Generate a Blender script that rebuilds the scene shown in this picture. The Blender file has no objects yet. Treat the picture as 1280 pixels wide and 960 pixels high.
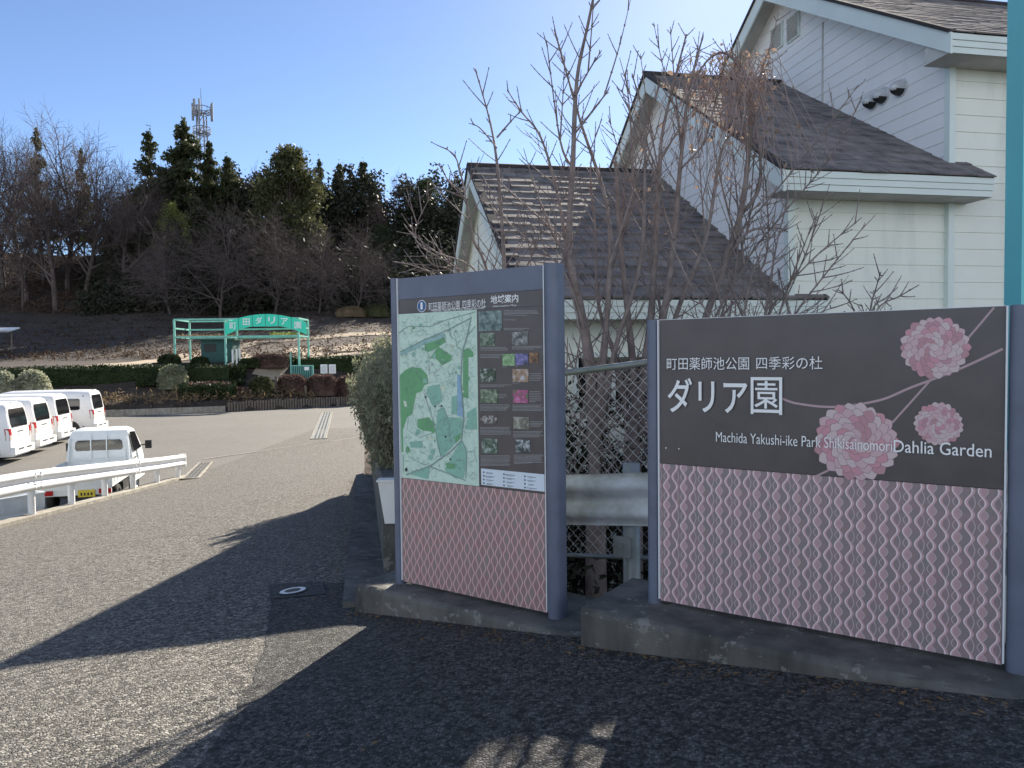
import bpy, math, random
import numpy as np
from mathutils import Vector, Matrix
R = math.radians
sc = bpy.context.scene
col = sc.collection

# ------------------------------------------------------------------ camera, world, sun, exposure
FPX, PITCH, ROLL = 925.0, math.atan(34/925), 0.012
cd = bpy.data.cameras.new('camera'); cam = bpy.data.objects.new('camera', cd); col.objects.link(cam)
cd.sensor_width = 36; cd.lens = FPX/1280*36; cd.clip_start = .05; cd.clip_end = 3000
cam.matrix_world = Matrix.Rotation(R(90)-PITCH, 4, 'X') @ Matrix.Rotation(-ROLL, 4, 'Z')
sc.camera = cam
SUN_AZ, SUN_EL = math.atan(.3135), R(31.1)          # azimuth to the right of +Y
w = bpy.data.worlds.new('World'); sc.world = w; w.use_nodes = True
wn = w.node_tree.nodes; sky = wn.new('ShaderNodeTexSky'); sky.sky_type = 'NISHITA'; sky.sun_disc = False
sky.sun_elevation = SUN_EL; sky.sun_rotation = SUN_AZ; sky.air_density = .62; sky.dust_density = .12; sky.ozone_density = 3.0
bg = wn['Background']; bg.inputs[1].default_value = .08
tint = wn.new('ShaderNodeMix'); tint.data_type = 'RGBA'; tint.blend_type = 'MULTIPLY'; tint.inputs[0].default_value = 1; tint.inputs[7].default_value = (1.0, .98, .96, 1)
wl = w.node_tree.links; wl.new(sky.outputs[0], tint.inputs[6])
# unseen white clouds added behind the camera to brighten the shaded signs and walls
def wnode(t, op=None, **ins):
    n = wn.new(t)
    if op: n.operation = op
    for k, v in ins.items():
        i = n.inputs[int(k[1:])]
        if isinstance(v, bpy.types.NodeSocket): wl.new(v, i)
        else: i.default_value = v
    return n.outputs[0]
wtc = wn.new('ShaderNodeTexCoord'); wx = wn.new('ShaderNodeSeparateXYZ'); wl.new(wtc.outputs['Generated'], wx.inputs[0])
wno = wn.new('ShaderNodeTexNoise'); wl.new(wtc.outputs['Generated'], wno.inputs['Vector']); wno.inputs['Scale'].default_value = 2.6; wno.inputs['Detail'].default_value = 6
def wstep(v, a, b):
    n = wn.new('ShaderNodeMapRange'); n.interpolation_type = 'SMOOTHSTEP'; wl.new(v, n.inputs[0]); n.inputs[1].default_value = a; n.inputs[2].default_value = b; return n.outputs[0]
cloud = wnode('ShaderNodeMath', 'MULTIPLY', i0=wnode('ShaderNodeMath', 'MULTIPLY', i0=wstep(wno.outputs[0], .40, .56), i1=wstep(wx.outputs[1], -.05, -.35)), i1=wnode('ShaderNodeMath', 'MULTIPLY', i0=wstep(wx.outputs[2], .0, .08), i1=wstep(wx.outputs[2], .66, .34)))  # mask of the added fill-light clouds in the northern sky
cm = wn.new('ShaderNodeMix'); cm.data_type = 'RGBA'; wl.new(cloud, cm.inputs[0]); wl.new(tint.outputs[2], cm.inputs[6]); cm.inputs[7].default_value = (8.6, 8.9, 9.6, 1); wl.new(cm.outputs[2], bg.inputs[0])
sl = bpy.data.lights.new('sun', 'SUN'); sl.energy = 4.6; sl.angle = R(.5); sl.color = (1, .91, .78)
so = bpy.data.objects.new('sun', sl); col.objects.link(so)
sdir = Vector((math.sin(SUN_AZ)*math.cos(SUN_EL), math.cos(SUN_AZ)*math.cos(SUN_EL), math.sin(SUN_EL)))
so.rotation_euler = sdir.to_track_quat('Z', 'Y').to_euler(); so.location = sdir*60
sc.view_settings.view_transform = 'Standard'; sc.view_settings.look = 'None'
sc.view_settings.exposure = 1.4; sc.view_settings.gamma = 1
sc.render.engine = 'CYCLES'; sc.cycles.use_denoising = True
sc.cycles.max_bounces = 6; sc.cycles.transparent_max_bounces = 8

# ------------------------------------------------------------------ picture measurements -> world
def ray(px, py):
    u, v = (px-640)/FPX, (480-py)/FPX
    c, s = math.cos(ROLL), math.sin(ROLL)
    u, v = u*c+v*s, -u*s+v*c
    cp, sp = math.cos(PITCH), math.sin(PITCH)
    return Vector((u, cp+v*sp, v*cp-sp))
def at(px, py, Y):
    d = ray(px, py); return d*(Y/d.y)
def at_z(px, py, z):
    d = ray(px, py); return d*(z/d.z)
def hit(px, py, p0, n):
    d = ray(px, py); return d*(Vector(p0).dot(n)/d.dot(n))
def xat(px, Y):                                     # x of a pixel column at depth Y near the horizon
    return at(px, 450, Y).x

# ------------------------------------------------------------------ terrain heights
def smax(a, b, k=.12):
    return b + .5*((a-b)+math.sqrt((a-b)**2+k*k)) - .0
def Lz(x, y): return -3.52+.14*min(1, max(0, (y-20)/14))
def Pz(x, y): return -1.33+.089*x-.056*y
def road_z(x, y): return max(Pz(x, y), Lz(x, y)) if abs(Pz(x, y)-Lz(x, y)) > .3 else smax(Pz(x, y), Lz(x, y), .1)
def yback(x): return float(np.interp(x, [-90, -60, -25, -18.5, -11.3, 0, 20], [30, 37, 45.6, 48.5, 54, 61, 72]))
def XR(y):                                          # right edge of the road
    if y < 4.92: return -1.02+(4.92-y)*1.44
    return -1.02-.2*(y-4.92)
def hill(x, y):
    k = float(np.interp(x/max(y, 1), [-.62, -.45, -.3, 0, .4], [1, .95, .66, .55, .45]))
    g = float(np.interp(y, [50, 57, 60, 75, 92, 97, 118, 150, 260, 600], [-.3, -.1, .1, 2.0, 5.2, 6.3, 6.3+11*k, 6.3+12*k, 5, -10]))
    return g + .25*math.sin(x*.31+y*.17)*min(1, max(0, (y-62)/20))
def back_z(x, y):
    d = y-yback(x)
    if d < 0: return Lz(x, y)-.3
    b = float(np.interp(d, [0, .15, .3, 3, 7, 9, 14], [-3.6, -3.6, -2.8, -2.4, -.6, -.2, 40]))
    return min(b, hill(x, y))
def ground_z(x, y):
    if y-yback(x) >= 0: return back_z(x, y)
    if x > XR(y):
        d = min(1, max(0, (x-XR(y)-.75)/.5)) if y > 3 else min(1, max(0, (x-XR(y)-1.6)/1.5))
        return (1-d)*min(road_z(XR(y), y)-.3, -1.55) + d*-2.9
    return min(Lz(x, y), road_z(x, y))-.3

# ------------------------------------------------------------------ material helpers
class NT:
    def __init__(s, m): s.t = m.node_tree; s.n = s.t.nodes; s.l = s.t.links
    def set(s, sock, v):
        if isinstance(v, bpy.types.NodeSocket): s.l.new(v, sock)
        elif v is not None:
            if hasattr(sock.default_value, '__len__') and not hasattr(v, '__len__'): v = [v]*len(sock.default_value)
            if hasattr(v, '__len__') and len(sock.default_value) == 4 and len(v) == 3: v = (*v, 1)
            sock.default_value = v
    def node(s, t, ins=None, out=0, **props):
        n = s.n.new(t)
        for k, v in props.items(): setattr(n, k, v)
        for k, v in (ins or {}).items(): s.set(n.inputs[k], v)
        return n.outputs[out]
    def m(s, op, a, b=None, c=None):
        return s.node('ShaderNodeMath', {k: v for k, v in ((0, a), (1, b), (2, c)) if v is not None}, operation=op)
    def mix(s, f, a, b, blend='MIX'):
        n = s.n.new('ShaderNodeMix'); n.data_type = 'RGBA'; n.blend_type = blend
        s.set(n.inputs[0], f); s.set(n.inputs[6], a); s.set(n.inputs[7], b); return n.outputs[2]
    def noise(s, vec, scale, detail=4, rough=.55, out=0):
        return s.node('ShaderNodeTexNoise', {'Vector': vec, 'Scale': scale, 'Detail': detail, 'Roughness': rough}, out)
    def ramp(s, f, a, b):
        return s.node('ShaderNodeMapRange', {0: f, 1: a, 2: b, 3: 0.0, 4: 1.0})
    def bump(s, h, strength, dist=.01):
        return s.node('ShaderNodeBump', {'Height': h, 'Strength': strength, 'Distance': dist})
def newmat(name):
    m = bpy.data.materials.new(name); m.use_nodes = True
    return m, NT(m), m.node_tree.nodes['Principled BSDF']
def plain(name, c, rough=.6, metal=0, var=.12, scale=6, bump=0, c2=None, bscale=None, spec=None, lo=.35, hi=.7):
    m, n, b = newmat(name)
    co = n.node('ShaderNodeTexCoord', out=3)
    f = n.ramp(n.noise(co, scale), lo, hi)
    c2 = c2 or tuple(max(0, x*(1-var*2)) for x in c)
    n.set(b.inputs['Base Color'], n.mix(f, c, c2))
    n.set(b.inputs['Roughness'], n.m('ADD', rough-.06, n.m('MULTIPLY', n.noise(co, scale*2.3), .12)))
    b.inputs['Metallic'].default_value = metal
    if spec is not None: b.inputs['Specular IOR Level'].default_value = spec
    if bump: n.set(b.inputs['Normal'], n.bump(n.noise(co, bscale or scale*6, 6), bump))
    return m
def leafmat(name, c, c2, scale=.8, trans=.35):
    m, n, b = newmat(name)
    co = n.node('ShaderNodeTexCoord', out=3)
    f = n.ramp(n.m('ADD', n.m('MULTIPLY', n.noise(co, scale), .6), n.m('MULTIPLY', n.noise(co, scale*14, 1), .4)), .35, .65)
    cc = n.mix(f, c, c2)
    n.set(b.inputs['Base Color'], cc); b.inputs['Roughness'].default_value = .55; b.inputs['Specular IOR Level'].default_value = .08
    tr = n.node('ShaderNodeBsdfTranslucent', {'Color': cc})
    ms = n.node('ShaderNodeMixShader', {0: trans, 1: b.outputs[0], 2: tr})
    n.l.new(ms, n.n['Material Output'].inputs[0]); return m
M = {}
def asphalt(name, base, speck, grey, sc1=70, gap=.75, bump=.9):
    m, n, b = newmat(name)
    co = n.node('ShaderNodeTexCoord', out=3)
    def vor(sc, feat='F1'):
        v = n.n.new('ShaderNodeTexVoronoi'); v.feature = feat; n.set(v.inputs['Vector'], co); v.inputs['Scale'].default_value = sc; return v
    v, v2 = vor(sc1), vor(sc1*.52); e = vor(sc1, 'DISTANCE_TO_EDGE')
    c1_ = n.node('ShaderNodeSeparateColor', {0: v.outputs['Color']}); c2_ = n.node('ShaderNodeSeparateColor', {0: v2.outputs['Color']})
    f = n.m('ADD', n.m('MULTIPLY', n.m('POWER', c1_, 1.8), .65), n.m('MULTIPLY', n.m('POWER', c2_, 2.4), .35))
    big = n.noise(co, .35, 5); mid = n.noise(co, 2.2, 5)
    c1 = n.mix(f, base, speck)
    c1 = n.mix(n.m('MULTIPLY', n.m('SUBTRACT', 1.0, n.ramp(e.outputs[0], .0, .16)), gap), c1, tuple(x*.35 for x in base))
    c2 = n.mix(n.ramp(n.m('ADD', n.m('MULTIPLY', big, .6), n.m('MULTIPLY', mid, .4)), .38, .64), c1, n.mix(.35, c1, grey))
    wv = n.n.new('ShaderNodeTexVoronoi'); wv.feature = 'DISTANCE_TO_EDGE'
    n.set(wv.inputs['Vector'], n.mix(.12, co, n.noise(co, 1.3, 4, out=1))); wv.inputs['Scale'].default_value = .16
    crack = n.m('MULTIPLY', n.m('LESS_THAN', wv.outputs[0], .0018), n.m('GREATER_THAN', n.noise(co, .5, 2), .54))
    n.set(b.inputs['Base Color'], n.mix(n.m('MULTIPLY', crack, .5), c2, (.04, .04, .04)))
    b.inputs['Roughness'].default_value = .85; b.inputs['Specular IOR Level'].default_value = .3
    h = n.m('ADD', n.ramp(e.outputs[0], .0, .3), n.m('MULTIPLY', c1_, .6))
    n.set(b.inputs['Normal'], n.bump(h, bump, .006)); return m
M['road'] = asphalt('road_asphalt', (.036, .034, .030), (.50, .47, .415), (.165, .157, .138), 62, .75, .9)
M['lot'] = asphalt('lot_asphalt', (.11, .105, .094), (.26, .25, .225), (.20, .188, .167), 60, .3, .5)
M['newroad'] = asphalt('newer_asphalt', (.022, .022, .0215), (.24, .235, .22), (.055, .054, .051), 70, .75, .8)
M['patch'] = asphalt('patch_asphalt', (.03, .03, .03), (.20, .20, .195), (.06, .06, .06), 95, .5, .6)
def concrete(name, c, dark, scale=3):
    m, n, b = newmat(name)
    co = n.node('ShaderNodeTexCoord', out=3)
    st = n.node('ShaderNodeMapping', {'Vector': co, 'Scale': (1, 1, .25)})
    f = n.ramp(n.m('ADD', n.m('MULTIPLY', n.noise(st, scale*2, 6), .6), n.m('MULTIPLY', n.noise(co, scale*.7, 3), .4)), .38, .62)
    cc = n.mix(f, dark, c)
    wh = n.m('GREATER_THAN', n.noise(co, 11, 6, .7), .60)
    n.set(b.inputs['Base Color'], n.mix(n.m('MULTIPLY', wh, .5), cc, tuple(min(.6, x*1.9) for x in c)))
    b.inputs['Roughness'].default_value = .9
    n.set(b.inputs['Normal'], n.bump(n.noise(co, 60, 6), .5, .01)); return m
M['kerb'] = concrete('weathered_concrete', (.15, .145, .13), (.055, .055, .05))
M['kerb2'] = concrete('pale_concrete', (.36, .33, .27), (.2, .18, .14))
def soil(name):
    m, n, b = newmat(name)
    co = n.node('ShaderNodeTexCoord', out=3)
    f = n.ramp(n.noise(co, .22, 8, .65), .36, .66); g = n.ramp(n.noise(co, 2.5, 8, .7), .35, .7)
    c1 = n.mix(f, (.04, .029, .022), (.088, .064, .046)); c2 = n.mix(g, c1, (.024, .018, .014))
    n.set(b.inputs['Base Color'], c2); b.inputs['Roughness'].default_value = .95
    n.set(b.inputs['Normal'], n.bump(n.noise(co, 3, 8), .8, .1)); return m
M['soil'] = soil('garden_soil')
M['path'] = plain('tan_path', (.40, .32, .225), .9, scale=1.5, c2=(.31, .245, .17), bump=.3)
M['straw'] = leafmat('dry_grass', (.30, .23, .14), (.17, .12, .07), 2)
M['slate'] = plain('slate_blue_paint', (.135, .155, .215), .4, var=.09, scale=7)
M['brown'] = plain('dark_brown_panel', (.098, .084, .084), .33, var=.10, scale=7)
M['letter'] = plain('white_lettering', (.88, .89, .88), .5, var=.02)
M['trim'] = plain('white_edge_trim', (.72, .74, .76), .35, var=.02)
M['blue'] = plain('blue_disc', (.04, .13, .30), .4, var=.03)
M['white'] = plain('white_paint', (.80, .80, .78), .4, var=.04, scale=3, c2=(.70, .69, .66))
M['carwhite'] = plain('white_car_paint', (.80, .80, .79), .25, var=.02, scale=2)
M['truckwhite'] = plain('white_truck_paint', (.74, .77, .76), .35, var=.05, scale=3)
M['glass'] = plain('dark_glass', (.012, .013, .016), .06, var=.1, spec=.8)
M['black'] = plain('black_plastic', (.02, .02, .02), .6, var=.1)
M['rubber'] = plain('tyre_rubber', (.025, .025, .025), .85, var=.1, scale=20)
M['rim'] = plain('grey_steel_rim', (.38, .38, .39), .4, .6)
M['red'] = plain('red_tail_lamp', (.42, .012, .015), .25, var=.1)
M['amber'] = plain('clear_lamp', (.55, .45, .42), .2, var=.05)
M['yellow'] = plain('yellow_plate', (.72, .58, .05), .5, var=.05)
M['galv'] = plain('galvanised_steel', (.33, .35, .35), .5, .35, scale=4, c2=(.20, .22, .19), bump=.2)
M['wire'] = plain('fence_wire', (.66, .67, .66), .5, .3, scale=9)
M['teal'] = plain('teal_paint', (.16, .60, .62), .5, var=.05, scale=2)
M['gate'] = plain('faded_green_steel', (.22, .56, .46), .5, var=.12, scale=2.5)
M['signgreen'] = plain('bright_green_sign', (.03, .70, .46), .45, var=.05)
M['booth'] = plain('booth_green', (.012, .07, .065), .6, var=.15); M['darkgreen'] = plain('dark_green_panel', (.015, .12, .10), .5, var=.1)
M['mast'] = plain('grey_mast_steel', (.22, .23, .25), .5, .3)
M['wood'] = plain('weathered_logs', (.17, .14, .11), .9, scale=4, bump=.4)
M['bark'] = plain('grey_bark', (.27, .215, .20), .85, scale=9, bump=.5, c2=(.15, .115, .105))
M['barkfar'] = plain('grey_brown_bark', (.11, .085, .075), .9, scale=3, c2=(.06, .045, .04))
M['twig'] = plain('mauve_twigs', (.13, .10, .092), .85, scale=.6, c2=(.075, .055, .05))
def siding(name, c, stain):
    m, n, b = newmat(name); co = n.node('ShaderNodeTexCoord', out=3)
    st = n.node('ShaderNodeMapping', {'Vector': co, 'Scale': (1.3, 1.3, .22)}); f = n.ramp(n.noise(st, 1.4, 6, .6), .5, .78); g = n.noise(co, 2.0, 4)
    n.set(b.inputs['Base Color'], n.mix(n.m('MULTIPLY', f, .75), n.mix(g, c, tuple(x*.9 for x in c)), stain)); b.inputs['Roughness'].default_value = .6
    n.set(b.inputs['Normal'], n.bump(n.noise(co, 14, 4), .06)); return m
M['siding'] = plain('cream_siding', (.72, .72, .64), .6, scale=1.2, c2=(.60, .61, .55), bump=.1)
M['sidingw'] = plain('pale_siding', (.80, .80, .79), .6, scale=1.2, c2=(.73, .73, .73), bump=.1)
M['siding'] = siding('cream_siding', (.84, .86, .77), (.46, .49, .46)); M['sidingw'] = siding('pale_siding', (.86, .86, .85), (.70, .70, .70))
M['fascia'] = plain('mint_white_fascia', (.70, .78, .74), .45, scale=2, var=.04)
M['soffit'] = plain('soffit_board', (.55, .55, .52), .7, scale=3)
M['tile'] = plain('brown_roof_tile', (.27, .245, .23), .95, scale=3.5, c2=(.12, .11, .11), bump=.6, bscale=30, spec=.12)
M['tiledark'] = plain('tile_underlay', (.045, .04, .04), .9)
M['steel'] = plain('steel_hood', (.66, .67, .69), .35, .1)
M['cedar'] = leafmat('cedar_green', (.045, .066, .030), (.09, .092, .048), .4)
M['ever'] = leafmat('evergreen_leaf', (.036, .056, .028), (.08, .10, .048), .35)
M['evergold'] = leafmat('olive_leaf', (.05, .06, .028), (.11, .11, .05), .5)
M['lime'] = leafmat('yellow_green_leaf', (.16, .20, .06), (.28, .30, .10), .8, .5)
M['olive'] = leafmat('grey_olive_leaf', (.18, .195, .12), (.34, .35, .23), 2.5, .4)
M['hedge'] = leafmat('dark_hedge_leaf', (.02, .035, .015), (.045, .06, .025), 1.2, .2)
M['russet'] = leafmat('russet_leaf', (.10, .064, .052), (.165, .105, .088), 2, .25)
M['deadleaf'] = leafmat('dead_leaf', (.26, .17, .14), (.42, .33, .25), 8, .3)
M['pale'] = leafmat('silvery_leaf', (.30, .32, .22), (.45, .45, .33), 3, .4)
M['brushdark'] = leafmat('brush_leaf', (.032, .040, .028), (.066, .064, .044), .3, .2)

# ------------------------------------------------------------------ mesh helpers
class MB:
    def __init__(s): s.v = []; s.f = []; s.mi = []
    def add(s, v, f, mi=0):
        o = len(s.v); s.v.extend(tuple(p) for p in v); s.f.extend(tuple(i+o for i in q) for q in f); s.mi.extend([mi]*len(f)); return s
    def box(s, c, d, rz=0, mi=0, M4=None):
        hx, hy, hz = d[0]/2, d[1]/2, d[2]/2
        v = [Vector((x*hx, y*hy, z*hz)) for z in (-1, 1) for y in (-1, 1) for x in (-1, 1)]
        T = M4 if M4 is not None else Matrix.Rotation(rz, 4, 'Z')
        v = [T @ p + Vector(c) for p in v]
        return s.add(v, [(0, 2, 3, 1), (4, 5, 7, 6), (0, 1, 5, 4), (2, 6, 7, 3), (0, 4, 6, 2), (1, 3, 7, 5)], mi)
    def bar(s, a, b, wd, ht=None, mi=0):              # box beam from a to b
        a, b = Vector(a), Vector(b); d = b-a; L = d.length
        q = d.to_track_quat('X', 'Z').to_matrix().to_4x4()
        return s.box((a+b)/2, (L, wd, ht or wd), M4=q, mi=mi)
    def tube(s, pts, rad, n=6, mi=0, cap=False):
        pts = [Vector(p) for p in pts]; k = len(pts)
        if not hasattr(rad, '__len__'): rad = [rad]*k
        o = len(s.v); ref = None
        for i, p in enumerate(pts):
            t = (pts[min(i+1, k-1)]-pts[max(i-1, 0)])
            t = t.normalized() if t.length > 1e-9 else Vector((0, 0, 1))
            if ref is None: ref = Vector((1, 0, 0)) if abs(t.x) < .8 else Vector((0, 1, 0))
            a = (ref - t*ref.dot(t)).normalized(); b = t.cross(a); ref = a
            for j in range(n):
                th = 2*math.pi*j/n; s.v.append(tuple(p+(a*math.cos(th)+b*math.sin(th))*rad[i]))
        for i in range(k-1):
            for j in range(n):
                s.f.append((o+i*n+j, o+i*n+(j+1) % n, o+(i+1)*n+(j+1) % n, o+(i+1)*n+j)); s.mi.append(mi)
        if cap:
            s.f.append(tuple(o+j for j in range(n))[::-1]); s.f.append(tuple(o+(k-1)*n+j for j in range(n))); s.mi += [mi, mi]
        return s
    def prism(s, poly, d, mi=0):                      # poly: 3D points in a plane, extruded by vector d
        n = len(poly); d = Vector(d); v = [Vector(p) for p in poly]+[Vector(p)+d for p in poly]
        f = [tuple(range(n))[::-1], tuple(range(n, 2*n))]+[(i, (i+1) % n, n+(i+1) % n, n+i) for i in range(n)]
        return s.add(v, f, mi)
    def arr(s, V, k=4, mi=0):                         # numpy array (N,k,3) of polygons
        V = np.asarray(V); o = len(s.v); s.v.extend(map(tuple, V.reshape(-1, 3).tolist()))
        n = V.shape[0]; s.f.extend(tuple(range(o+i*k, o+i*k+k)) for i in range(n)); s.mi.extend([mi]*n); return s
    def build(s, name, mats, parent=None, smooth=False, loc=None, rz=0):
        me = bpy.data.meshes.new(name); me.from_pydata(s.v, [], s.f)
        for m in (mats if isinstance(mats, (list, tuple)) else [mats]): me.materials.append(M[m] if isinstance(m, str) else m)
        if any(s.mi): me.polygons.foreach_set('material_index', s.mi)
        if smooth:
            me.shade_smooth()
            if smooth is not True: me.set_sharp_from_angle(angle=R(smooth))
        me.update()
        return link(name, me, parent, loc, rz)
def link(name, me, parent=None, loc=None, rz=0):
    o = bpy.data.objects.new(name, me); col.objects.link(o)
    if parent: o.parent = parent
    if loc is not None: o.location = loc
    if rz: o.rotation_euler.z = rz
    return o
def tag(o, label, cat, group=None):
    o['label'] = label; o['category'] = cat
    if group: o['group'] = group
    return o
def thing(name, label, cat, loc=(0, 0, 0), rz=0, group=None):
    o = link(name, None, None, loc, rz); o.empty_display_size = .2
    return tag(o, label, cat, group)
def kind(o, k): o['kind'] = k; return o
def dup(o, parent=None):
    c = o.copy(); col.objects.link(c)
    if parent: c.parent = parent
    for ch in list(o.children): dup(ch, c)
    return c
def text_mesh(s, bold=0):
    c = bpy.data.curves.new('lettering', 'FONT'); c.body = s; c.size = 1; c.offset = bold; c.resolution_u = 4
    o = bpy.data.objects.new('lettering', c); col.objects.link(o)
    bpy.context.view_layer.update()
    me = bpy.data.meshes.new_from_object(o.evaluated_get(bpy.context.evaluated_depsgraph_get()))
    bpy.data.objects.remove(o); return me
def put_text(s, x0, x1, z0, z1, y, parent, mat='letter', bold=0, name='lettering', slope=0, fit=True):
    """lettering filling the box x0..x1, z0..z1 of a face whose outside is -y"""
    me = text_mesh(s, bold); n = len(me.vertices); a = np.empty(n*3); me.vertices.foreach_get('co', a); a = a.reshape(-1, 3)
    mn, mx = a.min(0), a.max(0); b = np.zeros_like(a)
    b[:, 0] = x0+(a[:, 0]-mn[0])/(mx[0]-mn[0])*(x1-x0)
    b[:, 2] = z0+(a[:, 1]-mn[1])/(mx[1]-mn[1])*(z1-z0)+slope*(b[:, 0]-x0); b[:, 1] = y
    me.vertices.foreach_set('co', b.ravel()); me.materials.clear(); me.materials.append(M[mat]); me.update()
    return link(name, me, parent)
def sheet(name, mat, xs_fn, ys, n, zf, smooth=True):
    mb = MB()
    for y in ys:
        a, b = xs_fn(y)
        for j in range(n+1):
            x = a+(b-a)*j/n; mb.v.append((x, y, zf(x, y)))
    for i in range(len(ys)-1):
        for j in range(n):
            k = i*(n+1)+j; mb.f.append((k, k+1, k+n+2, k+n+1)); mb.mi.append(0)
    return mb.build(name, mat, smooth=smooth)

# ------------------------------------------------------------------ ground, lot, road
def build_ground():
    xs = np.unique(np.concatenate([np.linspace(-900, -120, 9), np.linspace(-120, -12, 73), np.linspace(-12, 12, 49), np.linspace(12, 60, 25), np.linspace(60, 900, 9)]))
    ys = np.unique(np.concatenate([np.linspace(-300, -10, 6), np.linspace(-10, 14, 49), np.linspace(14, 36, 23), np.linspace(36, 80, 111), np.linspace(80, 170, 61), np.linspace(170, 1400, 14)]))
    mb = MB(); nx = len(xs)
    for y in ys:
        for x in xs: mb.v.append((x, y, ground_z(x, y)))
    for i in range(len(ys)-1):
        for j in range(nx-1):
            k = i*nx+j; mb.f.append((k, k+1, k+nx+1, k+nx)); mb.mi.append(0)
    kind(mb.build('ground', 'soil', smooth=True), 'structure')
build_ground()
def GX(y): return float(np.interp(y, [-6, 4, 13.5, 20.2, 24], [-8.2, -8.45, -8.8, -9.15, -9.6]))   # guardrail line
kind(sheet('parking_lot', 'lot', lambda y: (-70, min(XR(y), 30)), list(np.linspace(-10, 36, 47)), 60, lambda x, y: Lz(x, y)), 'structure')
mb = MB(); cols = np.linspace(-70, -4, 90)
for x in cols:
    for t in np.linspace(0, 1, 20):
        y0 = 36; y = y0+(yback(min(x, XR(50)))+.02-y0)*t; xx = min(x, XR(y)); mb.v.append((xx, y, Lz(xx, y)))
for i in range(89):
    for j in range(19):
        k = i*20+j; mb.f.append((k, k+20, k+21, k+1)); mb.mi.append(0)
kind(mb.build('parking_lot', 'lot'), 'structure')
mb = MB(); NR, NC = 80, 50
for i in range(NR+1):
    t = i/NR
    for j in range(NC+1):
        s = j/NC; y = -6+t*42
        x = GX(y)+(XR(y)-GX(y))*s
        z = road_z(x, y)+.006 if y < 33.9 else Lz(x, y)+.006*(36-y)/2+.0005
        mb.v.append((x, y, z))
for i in range(NR):
    for j in range(NC):
        k = i*(NC+1)+j; mb.f.append((k, k+1, k+NC+2, k+NC+1)); mb.mi.append(0)
kind(mb.build('road', 'road', smooth=True), 'structure')
# pale kerb under the guardrail, with the drop to the lot
mb = MB(); ys = np.linspace(-6, 22.4, 60); ring = []
for y in ys:
    g = GX(y); zt = road_z(g+.1, y); taper = min(1, max(0, (22.6-y)/3))
    mb.v += [(g+.10, y, zt-.1), (g+.10, y, zt+.06*taper+.012), (g-.16, y, zt+.07*taper+.012), (g-.16, y, Lz(g, y)-.2)]
for i in range(len(ys)-1):
    for j in range(3):
        k = i*4+j; mb.f.append((k, k+1, k+5, k+4)); mb.mi.append(0)
kind(mb.build('kerb', 'kerb2'), 'structure')
# gutter along the right edge, and the lane line of pale concrete at the foot of the ramp
mb = MB()
ys = np.linspace(5.0, 15.5, 60)
for y in ys:
    x = XR(y); z = road_z(x, y); mb.v += [(x-.14, y, z-.1), (x-.14, y, z+.045), (x+.2, y, z+.03), (x+.2, y, z-.3)]
for i in range(59):
    for j in range(3):
        k = i*4+j; mb.f.append((k, k+1, k+5, k+4)); mb.mi.append(0)
mb.f.append((0, 1, 2, 3)); mb.mi.append(0)
kind(mb.build('gutter', 'kerb'), 'structure')

# drains: grated channels
def drain(pa, pb, wd, label, bars='galv'):
    a = Vector(pa); b = Vector(pb); d = (b-a); L = d.length; rz = math.atan2(d.y, d.x)
    t = thing('drain_grate', label, 'drain', a, rz); sl = (b.z-a.z)/L
    fr = MB()
    for s in (-1, 1): fr.bar((0, s*wd/2, .012), (L, s*wd/2, .012+sl*L), .05, .022)
    for x in (0, L): fr.bar((x, -wd/2-.05, .012+sl*x), (x, wd/2+.05, .012+sl*x), .06, .024)
    fr.build('frame', 'kerb2', t)
    g = MB()
    for k in range(4): g.bar((0, -wd/2+wd*(k+.5)/4, .014), (L, -wd/2+wd*(k+.5)/4, .014+sl*L), wd/4*.45, .014)
    g.build('grating', bars, t)
    h = MB(); h.add([(0, -wd/2, .009), (L, -wd/2, .009+sl*L), (L, wd/2, .009+sl*L), (0, wd/2, .009)], [(0, 1, 2, 3)]); h.build('channel', 'black', t)
def lotpt(px, py):
    z = -3.3
    for _ in range(25): p = at_z(px, py, z); z = road_z(p.x, p.y)
    return p+Vector((0, 0, .012))
drain(lotpt(398, 549), lotpt(409, 516), .62, 'long steel drain grate across the far lot towards the round bushes')
drain(lotpt(238, 599), lotpt(257, 579), .40, 'dark drain grate in the ground at the far end of the white guardrail', 'kerb')
p = lotpt(255, 574); q = lotpt(452, 546)
mb = MB(); N = 24
for i in range(N+1):
    c = p.lerp(q, i/N); z = road_z(c.x, c.y)+.014
    for s in (-.07, .07): mb.v.append((c.x, c.y+s, max(z, road_z(c.x, c.y+s)+.014)))
for i in range(N): mb.f.append((2*i, 2*i+2, 2*i+3, 2*i+1)); mb.mi.append(0)
kind(mb.build('concrete_strip', 'kerb2'), 'structure')
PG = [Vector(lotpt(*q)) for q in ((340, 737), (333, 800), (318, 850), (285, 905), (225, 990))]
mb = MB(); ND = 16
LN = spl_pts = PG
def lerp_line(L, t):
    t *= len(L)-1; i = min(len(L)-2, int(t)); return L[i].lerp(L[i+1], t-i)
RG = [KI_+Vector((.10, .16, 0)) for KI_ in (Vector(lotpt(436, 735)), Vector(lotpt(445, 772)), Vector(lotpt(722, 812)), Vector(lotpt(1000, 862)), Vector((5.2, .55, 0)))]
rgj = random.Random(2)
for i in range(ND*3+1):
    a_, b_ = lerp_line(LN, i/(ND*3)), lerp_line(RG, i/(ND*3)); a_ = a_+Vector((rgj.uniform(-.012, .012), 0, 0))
    for j in range(9): q = a_.lerp(b_, j/8); mb.v.append((q.x, q.y, road_z(q.x, q.y)+.010))
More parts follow.
